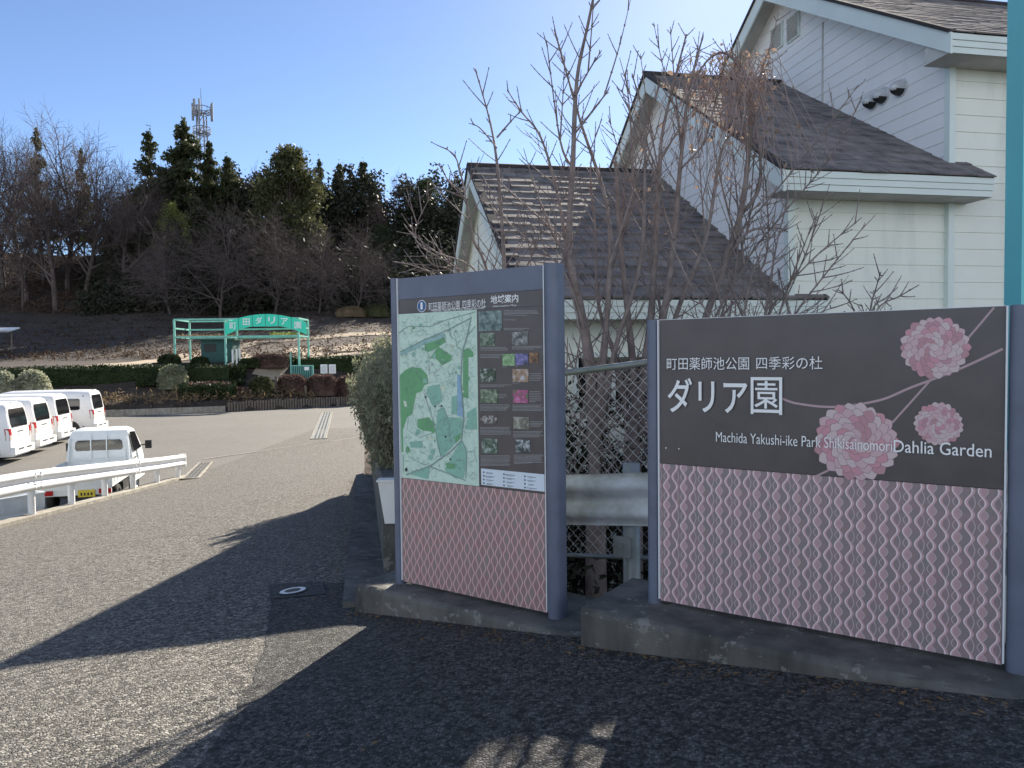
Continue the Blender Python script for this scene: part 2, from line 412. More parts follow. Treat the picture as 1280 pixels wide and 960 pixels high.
for i in range(ND*3):
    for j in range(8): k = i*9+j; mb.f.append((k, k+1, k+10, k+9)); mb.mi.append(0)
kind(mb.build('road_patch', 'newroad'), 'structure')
# valve cover with its darker asphalt patch
c = lotpt(366, 742)
slope = Matrix(((1, 0, 0), (0, 1, 0), (.089, -.056, 1))).to_4x4()
mb = MB(); a = math.atan2(.57, -.82)
pts = [Vector(lotpt(*q)) for q in ((336, 733), (402, 729), (408, 745), (338, 751))]
mb.add([p_+Vector((0, 0, .004)) for p_ in pts], [(3, 2, 1, 0)]); kind(mb.build('asphalt_patch', 'patch'), 'structure')
t = thing('valve_cover', 'round valve cover with a white painted ring in the shaded road', 'manhole cover', c+Vector((0, 0, .006)))
def disc(r0, r1, z, n=40):
    m = MB()
    for i in range(n):
        th = 2*math.pi*i/n
        for r in (r0, r1): m.v.append(tuple(slope @ Vector((r*math.cos(th), r*math.sin(th), z))))
    for i in range(n): k = 2*i; k2 = (2*i+2) % (2*n); m.f.append((k, k+1, k2+1, k2)); m.mi.append(0)
    return m
disc(.06, .098, .008).build('ring', 'white', t); disc(0, .06, .006).build('lid', 'kerb', t); disc(.098, .112, .004).build('rim', 'black', t)

# ------------------------------------------------------------------ kerb steps under the signs
SD = Vector((.8211, -.5708, 0)); SN = Vector((.5708, .8211, 0)); SRZ = math.atan2(SD.y, SD.x)
KI = at_z(443, 730, -1.5); KB = at_z(725, 760, -1.3)
def step(name, label, origin, L, D, top, bottom, seed):
    rng = random.Random(seed); mb = MB(); n = 60; m = 14
    # front edge chipped: a grid over top and front face
    rows = [(-.0, bottom), (0, (top+bottom)/2), (0.0, top-.03), (.012, top-.008), (.03, top)]+[(.03+(D-.03)*k/m, top) for k in range(1, m+1)]+[(D, bottom)]
    for i in range(n+1):
        x = L*i/n
        for (y, z) in rows:
            chip = rng.uniform(0, .008) if 1 <= rows.index((y, z)) <= 4 else 0
            p = origin+SD*x+SN*(y+chip); mb.v.append((p.x, p.y, z-chip*.6))
    k = len(rows)
    for i in range(n):
        for j in range(k-1): mb.f.append((i*k+j, (i+1)*k+j, (i+1)*k+j+1, i*k+j+1)); mb.mi.append(0)
    mb.f.append(tuple(range(k))); mb.mi.append(0); mb.f.append(tuple(n*k+j for j in range(k))[::-1]); mb.mi.append(0)
    o = mb.build(name, 'kerb'); return tag(o, label, 'kerb')
step('concrete_plinth', 'low weathered concrete plinth under the information map board', KI, 1.95, .62, -1.5, -2.2, 1)
step('concrete_plinth', 'higher weathered concrete plinth under the wide flower sign', KB, 4.2, .62, -1.3, -2.2, 2)
# dark retaining wall behind the plinths
mb = MB(); p0 = KI+SN*.8+SD*.1; p1 = p0+SD*5.5
mb.prism([p0+Vector((0, 0, -1.2)), p1+Vector((0, 0, -1.2)), p1+Vector((0, 0, -.35)), p0+Vector((0, 0, -.35))], SN*.15)
tag(mb.build('retaining_wall', 'kerb'), 'dark low retaining wall behind the sign plinths below the wire fence', 'wall')

# ------------------------------------------------------------------ side wall with white box
mb = MB(); n = 30
for i in range(n+1):
    t = i/n; y = 6.06+t*10.6; x = -1.08-.2*(y-6.06); zt = -1.01-(.101*(y-6.06)); zb = road_z(x, y)-.3
    mb.v += [(x, y, zb), (x, y, zt-.02), (x+.02, y, zt), (x+.30, y, zt-.005), (x+.30, y, zb)]
for i in range(n):
    for j in range(4): k = i*5+j; mb.f.append((k, k+1, k+6, k+5)); mb.mi.append(0)
mb.f += [(0, 4, 3, 2, 1)]; mb.mi += [0]
tag(mb.build('side_wall', 'kerb'), 'low concrete wall along the right edge of the road', 'wall')
a = at(475, 600, 6.02); b = at(504, 655, 6.02)
mb = MB(); W_ = b.x-a.x+.12; H_ = a.z-b.z
mb.add([(0, 0, 0), (W_, 0, 0), (W_-.03, 0, -H_), (.045, 0, -H_), (0, -.10, 0), (W_, -.10, 0), (W_-.03, -.07, -H_+.02), (.045, -.07, -H_+.02)],
       [(0, 1, 2, 3), (4, 7, 6, 5), (0, 3, 7, 4), (1, 5, 6, 2), (3, 2, 6, 7), (0, 4, 5, 1)])
mb.box((W_/2, -.05, .008), (W_+.02, .12, .016))
tag(mb.build('wall_box', 'white', loc=(a.x, a.y, a.z)), 'tapered white plastic box hung on the near end of the low concrete wall', 'box')

# ------------------------------------------------------------------ the two signs
BZ, IZ = -1.3, -1.5
PB = at_z(826, 752, BZ); PLn = SN
PI0 = hit(503, 730, PB, SN)
def S(px, py, base):                                  # picture point on the sign plane -> local u, v
    p = hit(px, py, PB, SN); return (p-Vector((PB.x, PB.y, 0))).dot(SD), p.z-base
def wave_mat(name, wd, lam, amp, cols, hw, pk_off, pk_hw, ghost):
    m, n, b = newmat(name)
    co = n.node('ShaderNodeTexCoord', out=3); x = n.node('ShaderNodeSeparateXYZ', {0: co}); z = x.node.outputs[2]
    bg1, bg2, pk, wh, gh = cols
    sn = n.m('SINE', n.m('MULTIPLY', z, 2*math.pi/lam)); q = n.m('DIVIDE', x, wd); jf = n.m('FLOOR', q)
    def par(j): return n.m('MODULO', n.m('ABSOLUTE', j), 2.0)
    rnd = n.node('ShaderNodeTexWhiteNoise', {'Vector': n.node('ShaderNodeCombineXYZ', {0: jf, 1: n.m('FLOOR', n.m('ADD', n.m('DIVIDE', z, lam/2), .5))})})
    c = n.mix(rnd, bg1, bg2)
    def near(off):                                     # strand nearest to x-off: local coordinate, parity, sign
        j = n.m('FLOOR', n.m('ADD', n.m('DIVIDE', n.m('SUBTRACT', x, off), wd), .5)); p = par(j)
        return n.m('SUBTRACT', n.m('SUBTRACT', x, off), n.m('MULTIPLY', j, wd)), p, n.m('SUBTRACT', 1.0, n.m('MULTIPLY', p, 2.0))
    def line(off, k, h, only=None):
        loc, p, sg = near(off); d = n.m('MULTIPLY', n.m('MULTIPLY', sn, sg), k*amp*wd)
        f = n.m('LESS_THAN', n.m('ABSOLUTE', n.m('SUBTRACT', loc, d)), h)
        if only is not None: f = n.m('MULTIPLY', f, p if only else n.m('SUBTRACT', 1.0, p))
        return f
    if ghost:
        loc, p, sg = near(.010)                           # pink filled almonds of every second strand
        s2 = n.m('MULTIPLY', sn, sg); f = n.m('LESS_THAN', n.m('ABSOLUTE', loc), n.m('MULTIPLY', n.m('SUBTRACT', 0.0, s2), .0105))
        c = n.mix(n.m('MULTIPLY', n.m('MULTIPLY', f, p), .55), c, pk)
        c = n.mix(line(.017, -.55, .0016, 0), c, gh); c = n.mix(line(.006, -1.35, .0016, 1), c, gh)
    c = n.mix(n.m('MULTIPLY', line(pk_off, 1.0, pk_hw), .85), c, pk)
    c = n.mix(line(0.0, 1.0, hw), c, wh)
    n.set(b.inputs['Base Color'], c); b.inputs['Roughness'].default_value = .4; return m
M['waveB'] = wave_mat('wavy_print_wide', .046, .100, .27, ((.24, .205, .205), (.30, .21, .215), (.62, .38, .40), (.80, .68, .69), (.52, .44, .44)), .0023, .0062, .0046, True)
M['waveI'] = wave_mat('wavy_print_map', .030, .096, .28, ((.32, .19, .18), (.27, .22, .20), (.58, .29, .285), (.72, .50, .49), (.4, .3, .3)), .0022, .0040, .0030, False)
PK = ((.58, .29, .33), (.60, .41, .43), (.62, .49, .49), (.49, .26, .29))
for i, c_ in enumerate(PK): M['petal%d' % i] = plain('petal_print_%d' % i, c_, .4, var=.03)
M['stem'] = plain('stem_print', (.46, .32, .34), .4, var=.03)
M['petaledge'] = plain('petal_outline', (.25, .15, .17), .4, var=.03)

big = thing('park_name_sign', 'wide dark brown flower sign with pink dahlias and big white lettering', 'sign', (PB.x, PB.y, BZ), SRZ)
U0, _ = S(829, 700, BZ); U1, _ = S(1254, 700, BZ); _, VT = S(829, 400, BZ); _, VM = S(829, 578, BZ)
_, VTr = S(1254, 384, BZ); VT = (VT+VTr)/2
Y0 = -.035
def post(t, u, wdt, h, dep=.11, rnd=.03):
    mb = MB(); prof = []
    hw, hd = wdt/2, dep/2
    for cx, cy, a0 in ((hw-rnd, hd-rnd, 0), (-hw+rnd, hd-rnd, 90), (-hw+rnd, -hd+rnd, 180), (hw-rnd, -hd+rnd, 270)):
        for k in range(5):
            th = R(a0+90*k/4); prof.append((u+cx+rnd*math.cos(th), cy+rnd*math.sin(th)))
    n = len(prof)
    mb.v += [(x, y, -.004) for x, y in prof]+[(x, y, h) for x, y in prof]
    mb.f += [(i, (i+1) % n, n+(i+1) % n, n+i) for i in range(n)]+[tuple(range(n, 2*n))]; mb.mi += [0]*(n+1)
    return mb.build('post', 'slate', t, smooth=40)
def panel(t, name, mat, u0, u1, v0, v1, yf=Y0, th=.05):
    mb = MB(); mb.box(((u0+u1)/2, yf+th/2, (v0+v1)/2), (u1-u0, th, v1-v0)); return mb.build(name, mat, t)
post(big, U0-.04, .062, VT+.003); post(big, U1+.055, .085, VT+.003)
for u in (U0-.0035, U1+.0045):
    panel(big, 'edge_trim', 'trim', u-.0035, u+.0035, .03, VT+.001, Y0-.012, .03)
up = panel(big, 'name_panel', 'brown', U0, U1, VM+.0015, VT)
panel(big, 'joint_strip', 'black', U0, U1, VM-.0015, VM+.0015, Y0+.004, .04)
panel(big, 'top_edge', 'trim', U0, U1, VT+.0005, VT+.003, Y0+.002, .044)
lo = panel(big, 'pattern_panel', 'waveB', U0, U1, .02, VM-.0015)
def Sb(px, py): return S(px, py, BZ)
def strip_flat(mb, pts, wd, y, mi=0):
    pts = [Vector((u, v)) for u, v in pts]; o = len(mb.v)
    wd = wd if hasattr(wd, '__len__') else [wd]*len(pts)
    for i, p in enumerate(pts):
        t = (pts[min(i+1, len(pts)-1)]-pts[max(i-1, 0)]).normalized(); nrm = Vector((-t.y, t.x))*wd[i]/2
        mb.v += [(p.x+nrm.x, y, p.y+nrm.y), (p.x-nrm.x, y, p.y-nrm.y)]
    for i in range(len(pts)-1): k = o+2*i; mb.f.append((k, k+1, k+3, k+2)); mb.mi.append(mi)
def spline(pts, n=8):
    out = []; P = [Vector(p) for p in pts]
    for i in range(len(P)-1):
        p0, p1, p2, p3 = P[max(i-1, 0)], P[i], P[i+1], P[min(i+2, len(P)-1)]
        for k in range(n):
            t = k/n; out.append(.5*((2*p1)+(p2-p0)*t+(2*p0-5*p1+4*p2-p3)*t*t+(3*p1-p0-3*p2+p3)*t**3))
    return out+[P[-1]]
mb = MB()
st = [Sb(*p) for p in ((981, 498), (1000, 504), (1045, 508), (1100, 500), (1140, 484), (1200, 461), (1254, 436))]
strip_flat(mb, spline(st), .010+.0*1, Y0-.0012)
st = [Sb(*p) for p in ((1110, 535), (1140, 502), (1172, 466), (1208, 426), (1243, 385))]
strip_flat(mb, spline(st), .008, Y0-.0016)
st = [Sb(*p) for p in ((1020, 595), (1042, 584), (1060, 570))]
strip_flat(mb, spline(st), .009, Y0-.0012)
mb.build('stem_print', 'stem', up)
def dahlia(cpx, cpy, rpx, seed, y0):
    rng = random.Random(seed); cu, cv = Sb(cpx, cpy); rr = Sb(cpx, cpy-rpx)[1]-cv
    mb = MB(); step_ = 0
    for ring, (rf, n, lf) in enumerate(((1.0, 22, .34), (.86, 19, .36), (.70, 15, .38), (.52, 11, .36), (.34, 8, .30), (.16, 5, .22))):
        for k in range(n):
            th = 2*math.pi*(k+.5*(ring % 2)+rng.uniform(-.12, .12))/n
            tip = rr*rf*rng.uniform(.96, 1.03); L = rr*lf*1.1; hw = max(rr*rf*math.pi/n*1.18, rr*.09)
            for outline in (1, 0):
                pts = []; sc_ = 1.0 if outline else .95
                for a, wq in ((0, .35), (.25, .85), (.5, 1.0), (.75, .8), (.92, .35), (1.0, 0)):
                    pts.append((tip-L+L*a*sc_+(0 if outline else L*.02), hw*wq*sc_))
                pts = pts+[(a, -b_) for a, b_ in pts[-2::-1]]
                step_ += 1; y = y0-step_*.000022
                v = [(cu+a*math.cos(th)-b_*math.sin(th), y, cv+a*math.sin(th)+b_*math.cos(th)) for a, b_ in pts]
                mb.add(v, [tuple(range(len(v)))[::-1]], 4 if outline else rng.choice((0, 1, 1, 2, 2, 3)))
    v = [(cu+rr*.55*math.cos(i/10*math.pi), y0, cv+rr*.55*math.sin(i/10*math.pi)) for i in range(20)]
    mb.add(v, [tuple(range(20))[::-1]], 1)
    return mb.build('dahlia_print', ['petal0', 'petal1', 'petal2', 'petal3', 'petaledge'], up)
dahlia(1169, 434, 39, 1, Y0-.002); dahlia(1071, 551, 49, 2, Y0-.002); dahlia(1174, 529, 27, 3, Y0-.002)
def text_on(s, base, pbl, ptop, pbr, t, y, **k):
    (x0, z0), (_, z1), (x1, zr) = S(*pbl, base), S(*ptop, base), S(*pbr, base)
    put_text(s, x0, x1, (z0+zr)/2 if k.pop('avg', 1) else z0, z1, y, t, **k)
YT = Y0-.0115
text_on('町田薬師池公園', BZ, (838, 462), (838, 447), (940, 462), up, YT, bold=-.002)
text_on('四季彩の杜', BZ, (949, 462), (949, 446), (1031, 461), up, YT, bold=-.002)
text_on('ダリア', BZ, (839, 515), (839, 472), (938, 517), up, YT, bold=.012)
text_on('園', BZ, (942, 516.5), (942, 471), (981, 518), up, YT, bold=.003)
text_on('Machida Yakushi-ike Park Shikisainomori', BZ, (899, 551), (899, 538.5), (1117, 563), up, YT, bold=-.004)
text_on('Dahlia Garden', BZ, (1119, 564), (1119, 548.5), (1240, 570), up, YT, bold=.004)
mb = MB()
for px, py in ((836, 559), (852, 560)): u, v = Sb(px, py); mb = MB(); mb.box((u, Y0-.002, v), (.006, .004, .006)); mb.build('bolt', 'trim', up)

inf = thing('map_board', 'tall slate framed information board with a green map and photographs', 'sign', (PI0.x, PI0.y, IZ), SRZ)
OFF = (Vector((PI0.x, PI0.y, 0))-Vector((PB.x, PB.y, 0))).dot(SD)
def Si(px, py): u, v = S(px, py, IZ); return u-OFF, v
u0 = Si(506.5, 600)[0]; u1 = Si(686, 600)[0]; vt = (Si(507, 348)[1]+Si(686, 332)[1])/2
vh = (Si(507, 375)[1]+Si(686, 362)[1])/2; vm = (Si(507, 393)[1]+Si(603, 387)[1])/2; vp = (Si(509, 597)[1]+Si(688, 616)[1])/2
post(inf, u0-.036, .060, vt+.004); post(inf, u1+.052, .088, vt+.004, .13, .042)
for u in (u0-.003, u1+.0045): panel(inf, 'edge_trim', 'trim', u-.003, u+.003, .03, vt, Y0-.010, .03)
panel(inf, 'header_board', 'slate', u0, u1, vh+.001, vt)
ti = panel(inf, 'title_strip', 'brown', u0, u1, vm+.001, vh-.001)
up2 = panel(inf, 'photo_panel', 'brown', Si(602, 500)[0], u1, vp+.0015, vm-.0005)
mp = panel(inf, 'map_panel', plain('map_paper', (.62, .77, .65), .45, var=.05, scale=25, c2=(.50, .68, .56)), u0, Si(602, 500)[0]-.001, vp+.0015, vm-.0005, Y0-.001)
panel(inf, 'joint_strip', 'black', u0, u1, vp-.0015, vp+.0015, Y0+.004, .04)
panel(inf, 'pattern_panel', 'waveI', u0, u1, .02, vp-.0015)
def text_i(s, a, b, c, t, **k): text_on2(s, Si(*a), Si(*b), Si(*c), t, **k)
def text_on2(s, a, b, c, t, y=Y0-.003, **k): put_text(s, a[0], c[0], (a[1]+c[1])/2, b[1], y, t, **k)
text_i('町田薬師池公園', (541, 388.5), (541, 378.5), (579.5, 387), ti)
text_i('四季彩の杜', (583, 386.5), (583, 375.5), (612, 384.5), ti)
text_i('Machida Yakushi-ike Park Shikisai-no-mori', (545, 390), (545, 387.2), (610, 387), ti)
text_i('地域案内', (618, 380.5), (618, 370), (652.5, 378), ti, bold=.015)
text_i('Information Map', (621, 385.5), (621, 382.2), (650, 383), ti)
cu, cv = Si(532, 383); rr = abs(Si(532, 375.5)[1]-cv)
for r_, m_, y_ in ((rr, 'letter', Y0-.0022), (rr*.9, 'blue', Y0-.0030)):
    mb = MB(); mb.add([(cu+r_*math.cos(k*math.pi/20), y_, cv+r_*math.sin(k*math.pi/20)) for k in range(40)], [tuple(range(40))[::-1]]); mb.build('info_disc', m_, ti)
put_text('i', cu-rr*.26, cu+rr*.26, cv-rr*.55, cv+rr*.62, Y0-.004, ti, bold=.04)
# the printed map
def Z1(x, y): return Si(490+x/8, 360+y/8)
def Z2(x, y): return Si(490+x/7.11, 480+y/7.11)
mapm = [plain('map_green', (.15, .40, .18), .5, var=.04), plain('map_teal', (.27, .52, .40), .5, var=.04), plain('map_water', (.28, .47, .62), .5, var=.04),
        plain('map_road', (.24, .33, .31), .5, var=.04), plain('map_pale', (.62, .72, .56), .5, var=.03), M['black'], plain('map_band', (.33, .53, .50), .5, var=.04)]
mb = MB(); cnt = [0]
def mpoly(pts, mi):
    cnt[0] += 1; y = Y0-.0022-cnt[0]*.00006
    mb.add([(u, y, v) for u, v in pts], [tuple(range(len(pts)))], mi)
z1 = lambda *a: [Z1(*p) for p in a]; z2 = lambda *a: [Z2(*p) for p in a]
mpoly(z1((120, 670), (130, 640), (260, 570), (340, 540), (370, 520), (560, 450), (570, 470), (540, 520), (360, 570), (260, 620), (150, 670)), 6)
mpoly(z1((370, 560), (560, 500), (575, 540), (500, 590), (400, 640), (360, 620)), 0)
mpoly(z1((500, 585), (640, 680), (620, 730), (540, 770), (480, 710), (420, 700)), 0)
mpoly(z1((750, 620), (800, 600), (850, 640), (850, 690), (800, 690)), 0)
mpoly(z1((750, 620), (800, 690), (800, 1100), (745, 1090)), 0)
mpoly(z1((118, 870), (170, 820), (230, 790), (330, 800), (390, 870), (400, 955))+z2((320, 10), (300, 60), (250, 80), (225, 200), (215, 260), (170, 290), (130, 400), (135, 600), (120, 600), (112, 300)), 0)
mpoly(z2((130, 145), (160, 150), (170, 200), (145, 195)), 4)
mpoly(z2((355, 20), (460, 0), (480, 150), (400, 200), (340, 80)), 1)
mpoly(z2((440, 230), (490, 200), (520, 290), (650, 300), (670, 360), (640, 470), (560, 560), (480, 640), (440, 560), (420, 420)), 1)
mpoly(z2((590, 470), (645, 430), (640, 480), (600, 520)), 0)
mpoly(z2((612, -90), (640, -80), (652, 10), (670, 200), (665, 290), (615, 280)), 2)
mpoly(z2((565, 110), (610, 100), (612, 270), (560, 260)), 1)
mpoly(z2((260, 310), (360, 290), (410, 350), (400, 420), (310, 410), (260, 380)), 0)
mpoly(z2((560, 640), (650, 500), (690, 560), (690, 700), (670, 830), (590, 830), (500, 760)), 1)
mpoly(z2((510, 690), (600, 710), (590, 750), (520, 745)), 0)
mpoly(z2((180, 790), (370, 730), (355, 838), (320, 830)), 1)
mpoly(z2((190, 510), (300, 500), (310, 560), (200, 560)), 1)
mpoly(z2((700, 250), (780, 200), (790, 400), (690, 400)), 1)
def mroad(pts, wd):
    cnt[0] += 1; strip_flat(mb, [Vector(p) for p in pts], wd, Y0-.0036-(cnt[0] % 50)*.00003, 3)
for pts, wd in ((z1((108, 450), (200, 385), (420, 385), (600, 315), (875, 240)), .004), (z1((120, 640), (360, 520), (620, 410), (830, 300)), .006),
    (z1((830, 290), (790, 480), (740, 640), (725, 960)), .007), (z1((790, 480), (875, 380)), .004), (z1((600, 330), (625, 480), (680, 530), (690, 590), (740, 620)), .0035),
    (z1((360, 540), (410, 700), (412, 860)), .003), (z2((650, 0), (672, 300), (650, 500), (560, 590), (380, 720), (160, 800)), .008), (z2((380, 730), (620, 820), (690, 850)), .006),
    (z2((320, 80), (410, 350), (450, 560), (470, 640)), .004), (z2((650, 490), (700, 590), (690, 830)), .005), (z2((135, 620), (135, 780)), .004),
    (z2((430, 240), (500, 210), (545, 380), (550, 470)), .003), (z2((180, 300), (170, 400), (280, 470), (400, 430)), .003), (z2((180, 640), (320, 710), (370, 700)), .003), (z2((700, 600), (760, 590), (790, 690)), .003)):
    mroad(pts, wd)
rng = random.Random(5)
for k in range(26):
    u = rng.uniform(u0+.03, Si(602, 500)[0]-.05); v = rng.uniform(vp+.04, vm-.05); r_ = rng.uniform(.008, .024); n_ = 7
    cnt[0] += 1; mb.add([(u+r_*rng.uniform(.6, 1.2)*math.cos(6.283*i/n_), Y0-.0033-k*.000008, v+r_*rng.uniform(.6, 1.3)*math.sin(6.283*i/n_)) for i in range(n_)], [tuple(range(n_))[::-1]], (0, 1, 4, 1)[k % 4])
ua, ub = u0+.01, Si(602, 500)[0]-.012
for k in range(760):
    u = rng.uniform(ua+.02, ub-.02); v = rng.uniform(vp+.03, vm-.03); a = rng.choice((.3, 1.87, .8, 2.37))+rng.uniform(-.2, .2); L = rng.uniform(.012, .05)
    mroad([(min(ub, max(ua, u)), v), (min(ub, max(ua, u+L*math.cos(a)/2)), v+L*math.sin(a)/2), (min(ub, max(ua, u+L*math.cos(a))), v+L*math.sin(a)*.9)], .0016)
for k in range(13): mroad(z1((580+k*6, 960-k*17), (640+k*5, 1000-k*18)), .0013)
for k in range(40):
    u = rng.uniform(ua+.01, ub-.04); v = rng.uniform(vp+.02, vm-.02); cnt[0] += 1; L = rng.uniform(.012, .03)
    mb.add([(u, Y0-.006, v), (u+L, Y0-.006, v), (u+L, Y0-.006, v+.0018), (u, Y0-.006, v+.0018)], [(0, 1, 2, 3)], 3)
for px, py in ((513, 586), (537, 496), (549, 507.5), (557, 507), (562, 545), (568, 573)):
    u, v = Si(px, py); r_ = .011 if px == 513 else .006; cnt[0] += 1
    mb.add([(u+r_*math.cos(k*math.pi/8), Y0-.0065, v+r_*math.sin(k*math.pi/8)*1.15) for k in range(16)], [tuple(range(16))[::-1]], 5)
mb.build('map_print', mapm, mp)
# photographs, captions and legend
def photo_mat(i, cs, scale):
    m, n, b = newmat('photo_print_%d' % i); co = n.node('ShaderNodeTexCoord', out=3)
    r = n.n.new('ShaderNodeValToRGB'); n.set(r.inputs[0], n.noise(co, scale, 5, .65)); el = r.color_ramp.elements
    el[0].position = .34; el[1].position = .66; el[0].color = (*cs[0], 1); el[1].color = (*cs[2], 1); e = el.new(.5); e.color = (*cs[1], 1)
    n.set(b.inputs['Base Color'], r.outputs[0]); b.inputs['Roughness'].default_value = .4; return m
q6 = lambda x, y: Si(440+x/4.267, 330+y/4.267)
dkg, mdg, ltg = (.03, .05, .04), (.12, .18, .12), (.36, .42, .33)
photos = [((695, 252), (820, 355), ((.05, .08, .08), (.14, .20, .19), (.30, .38, .37))), ((702, 368), (780, 437), (dkg, mdg, ltg)), ((872, 363), (958, 432), ((.04, .045, .04), (.16, .17, .16), (.5, .5, .47))),
    ((822, 480), (887, 542), ((.10, .20, .08), (.25, .42, .2), (.45, .6, .38))), ((890, 478), (958, 538), ((.04, .05, .06), (.14, .13, .30), (.3, .28, .55))), ((964, 474), (1012, 528), ((.06, .05, .03), (.25, .12, .06), (.45, .28, .12))),
    ((703, 558), (785, 628), ((.02, .035, .025), (.06, .10, .06), (.5, .52, .48))), ((875, 560), (960, 628), ((.22, .16, .12), (.40, .26, .16), (.55, .60, .66))), ((705, 668), (796, 740), (dkg, (.14, .20, .11), ltg)),
    ((877, 670), (958, 740), ((.10, .18, .08), (.42, .08, .22), (.6, .25, .4))), ((705, 806), (792, 850), ((.06, .045, .04), (.09, .07, .06), (.6, .6, .58))), ((880, 814), (962, 880), ((.08, .08, .06), (.25, .24, .19), (.42, .42, .36))),
    ((712, 928), (795, 1010), ((.03, .05, .04), (.12, .18, .13), (.55, .6, .58))), ((892, 935), (968, 1005), ((.02, .03, .03), (.06, .08, .08), (.6, .65, .66)))]
for i, (a, b_, cs) in enumerate(photos):
    (xa, za), (xb, zb) = q6(*a), q6(*b_); _, z3 = q6(b_[0], a[1]); za = (za+z3)/2
    mb = MB(); mb.box(((xa+xb)/2, Y0-.0015, (za+zb)/2), (xb-xa, .003, za-zb)); mb.build('photo', photo_mat(i, cs, 34), up2)
mb = MB()
def lines(px0, px1, py, n, dy=7.2):
    for k in range(n):
        (xa, za), (xb, zb) = q6(px0, py+k*dy), q6(px1, py+k*dy); xb = xa+(xb-xa)*rng.uniform(.55 if k == n-1 else .9, 1)
        x = xa
        while x < xb:
            L = rng.uniform(.003, .009); z = za+(zb-za)*(x-xa)/max(1e-6, xb-xa)
            mb.add([(x, Y0-.0012, z), (x+L, Y0-.0012, z), (x+L, Y0-.0012, z+.0026), (x, Y0-.0012, z+.0026)], [(0, 1, 2, 3)]); x += L+rng.uniform(.001, .0025)
lines(828, 1022, 252, 4); lines(828, 910, 300, 1); lines(828, 975, 345, 2)
lines(702, 850, 446, 3); lines(872, 1030, 440, 3); lines(702, 815, 485, 3); lines(824, 850, 550, 1); lines(890, 905, 548, 1)
lines(966, 1030, 585, 5, 9); lines(702, 865, 645, 2); lines(875, 920, 635, 1); lines(800, 845, 695, 3, 9); lines(964, 1025, 680, 7, 9)
lines(702, 865, 750, 5); lines(875, 1035, 752, 5); lines(702, 866, 870, 6); lines(965, 1035, 840, 4, 8); lines(878, 1035, 892, 5)
lines(705, 868, 1020, 9, 6.5); lines(882, 1038, 1016, 8, 6.5)
mb.build('caption_print', plain('caption_ink', (.42, .42, .42), .5, var=.05), up2)
(xa, za), (xb, zb) = Si(606, 584.5), Si(685, 613); _, z3 = Si(685, 592); _, z4 = Si(606, 605); za = (za+z3)/2; zb = (zb+z4)/2
mb = MB(); mb.box(((xa+xb)/2, Y0-.0015, (za+zb)/2), (xb-xa, .003, za-zb)); lg = mb.build('legend_panel', plain('legend_white', (.70, .78, .84), .5, var=.03), up2)
ink = plain('legend_ink', (.12, .15, .2), .5)
for c_ in range(3):
    for r_ in range(4):
        x = xa+.02+c_*(xb-xa)*.33; z = za-.022-r_*(za-zb)*.22; mb = MB(); mb.box((x, Y0-.0036, z), (.010, .001, .010)); mb.box((x+.045, Y0-.0036, z), (rng.uniform(.04, .08), .001, .003)); mb.box((x+.04, Y0-.0036, z-.006), (rng.uniform(.02, .06), .001, .002))
        mb.build('legend_line', ink, lg)

# teal post behind the wide sign
a = at(1268, 300, 3.5)
t = thing('teal_post', 'flat teal painted steel post rising behind the right end of the flower sign', 'post', (a.x+.27, 3.62, -1.3), R(-8))
mb = MB(); mb.box((0, 0, 2.1), (.36, .16, 4.2)); mb.build('shaft', 'teal', t)
mb = MB(); mb.box((0, 0, .012), (.46, .26, .024)); mb.build('base_plate', 'teal', t)

# ------------------------------------------------------------------ wire fence and grey guardrail behind the signs
FY = 5.4
f0 = at(700, 466, FY); frun = .11
def along(o, t): return Vector((o.x, o.y, 0))+SD*t
fen = thing('wire_fence', 'galvanised chain link fence with a round top rail behind the signs', 'fence', (f0.x, f0.y, 0), SRZ)
ztop = at(760, 458.5, 5.05).z; zbot = at(760, 701, 5.05).z; tc = (at(760, 458, 5.05)-f0).dot(SD)
zt = lambda x: ztop+.11*(x-tc); zb_ = lambda x: zbot+.11*(x-tc)
mb = MB(); mb.tube([(-.95, 0, zt(-.95)), (3.2, 0, zt(3.2))], .024, 10, cap=True); mb.build('top_rail', 'galv', fen, smooth=True)
mb = MB(); mb.tube([(-.95, 0, zb_(-.95)), (3.2, 0, zb_(3.2))], .017, 8, cap=True); mb.build('bottom_rail', 'galv', fen, smooth=True)
for x in (-.95, .72, 3.2):
    mb = MB(); mb.tube([(x, .03, -3.0), (x, .03, zt(x)+.02)], .022, 8, cap=True); mb.build('post', 'galv', fen, smooth=True)
mb = MB(); dx = .040; Hh = ztop-zbot; nz = int(Hh/dx); rng = random.Random(8)
for k in range(int(4.15/dx)):
    pts = []
    for i in range(nz+1):
        x = -.95+k*dx+(dx if (i+k) % 2 else 0); z = zb_(x)+Hh*i/nz
        pts.append((x+rng.uniform(-.0015, .0015), .003*(1 if (i+k) % 2 else -1)+.02, z))
    mb.tube(pts, .0027, 3)
mb.build('mesh', 'wire', fen)
gr = thing('grey_guardrail', 'old lichen stained grey steel guardrail between the two signs', 'guardrail', (f0.x, f0.y, 0), SRZ)
gp = at(760, 592, 4.72); goff = (gp-f0).dot(SN); ztg = gp.z; tg = (gp-f0).dot(SD)
prof = [(0, 0), (.012, -.02), (-.045, -.06), (-.05, -.085), (-.045, -.11), (.0, -.15), (.012, -.17), (.0, -.19), (-.045, -.23), (-.05, -.255), (-.045, -.28), (.012, -.32), (0, -.335)]
mb = MB()
for x in (-.72, 3.4):
    for (y, z) in prof: mb.v.append((x, goff+y, ztg+z+.105*(x-tg)))
n = len(prof); mb.f += [(i, i+1, n+i+1, n+i) for i in range(n-1)]; mb.mi += [0]*(n-1)
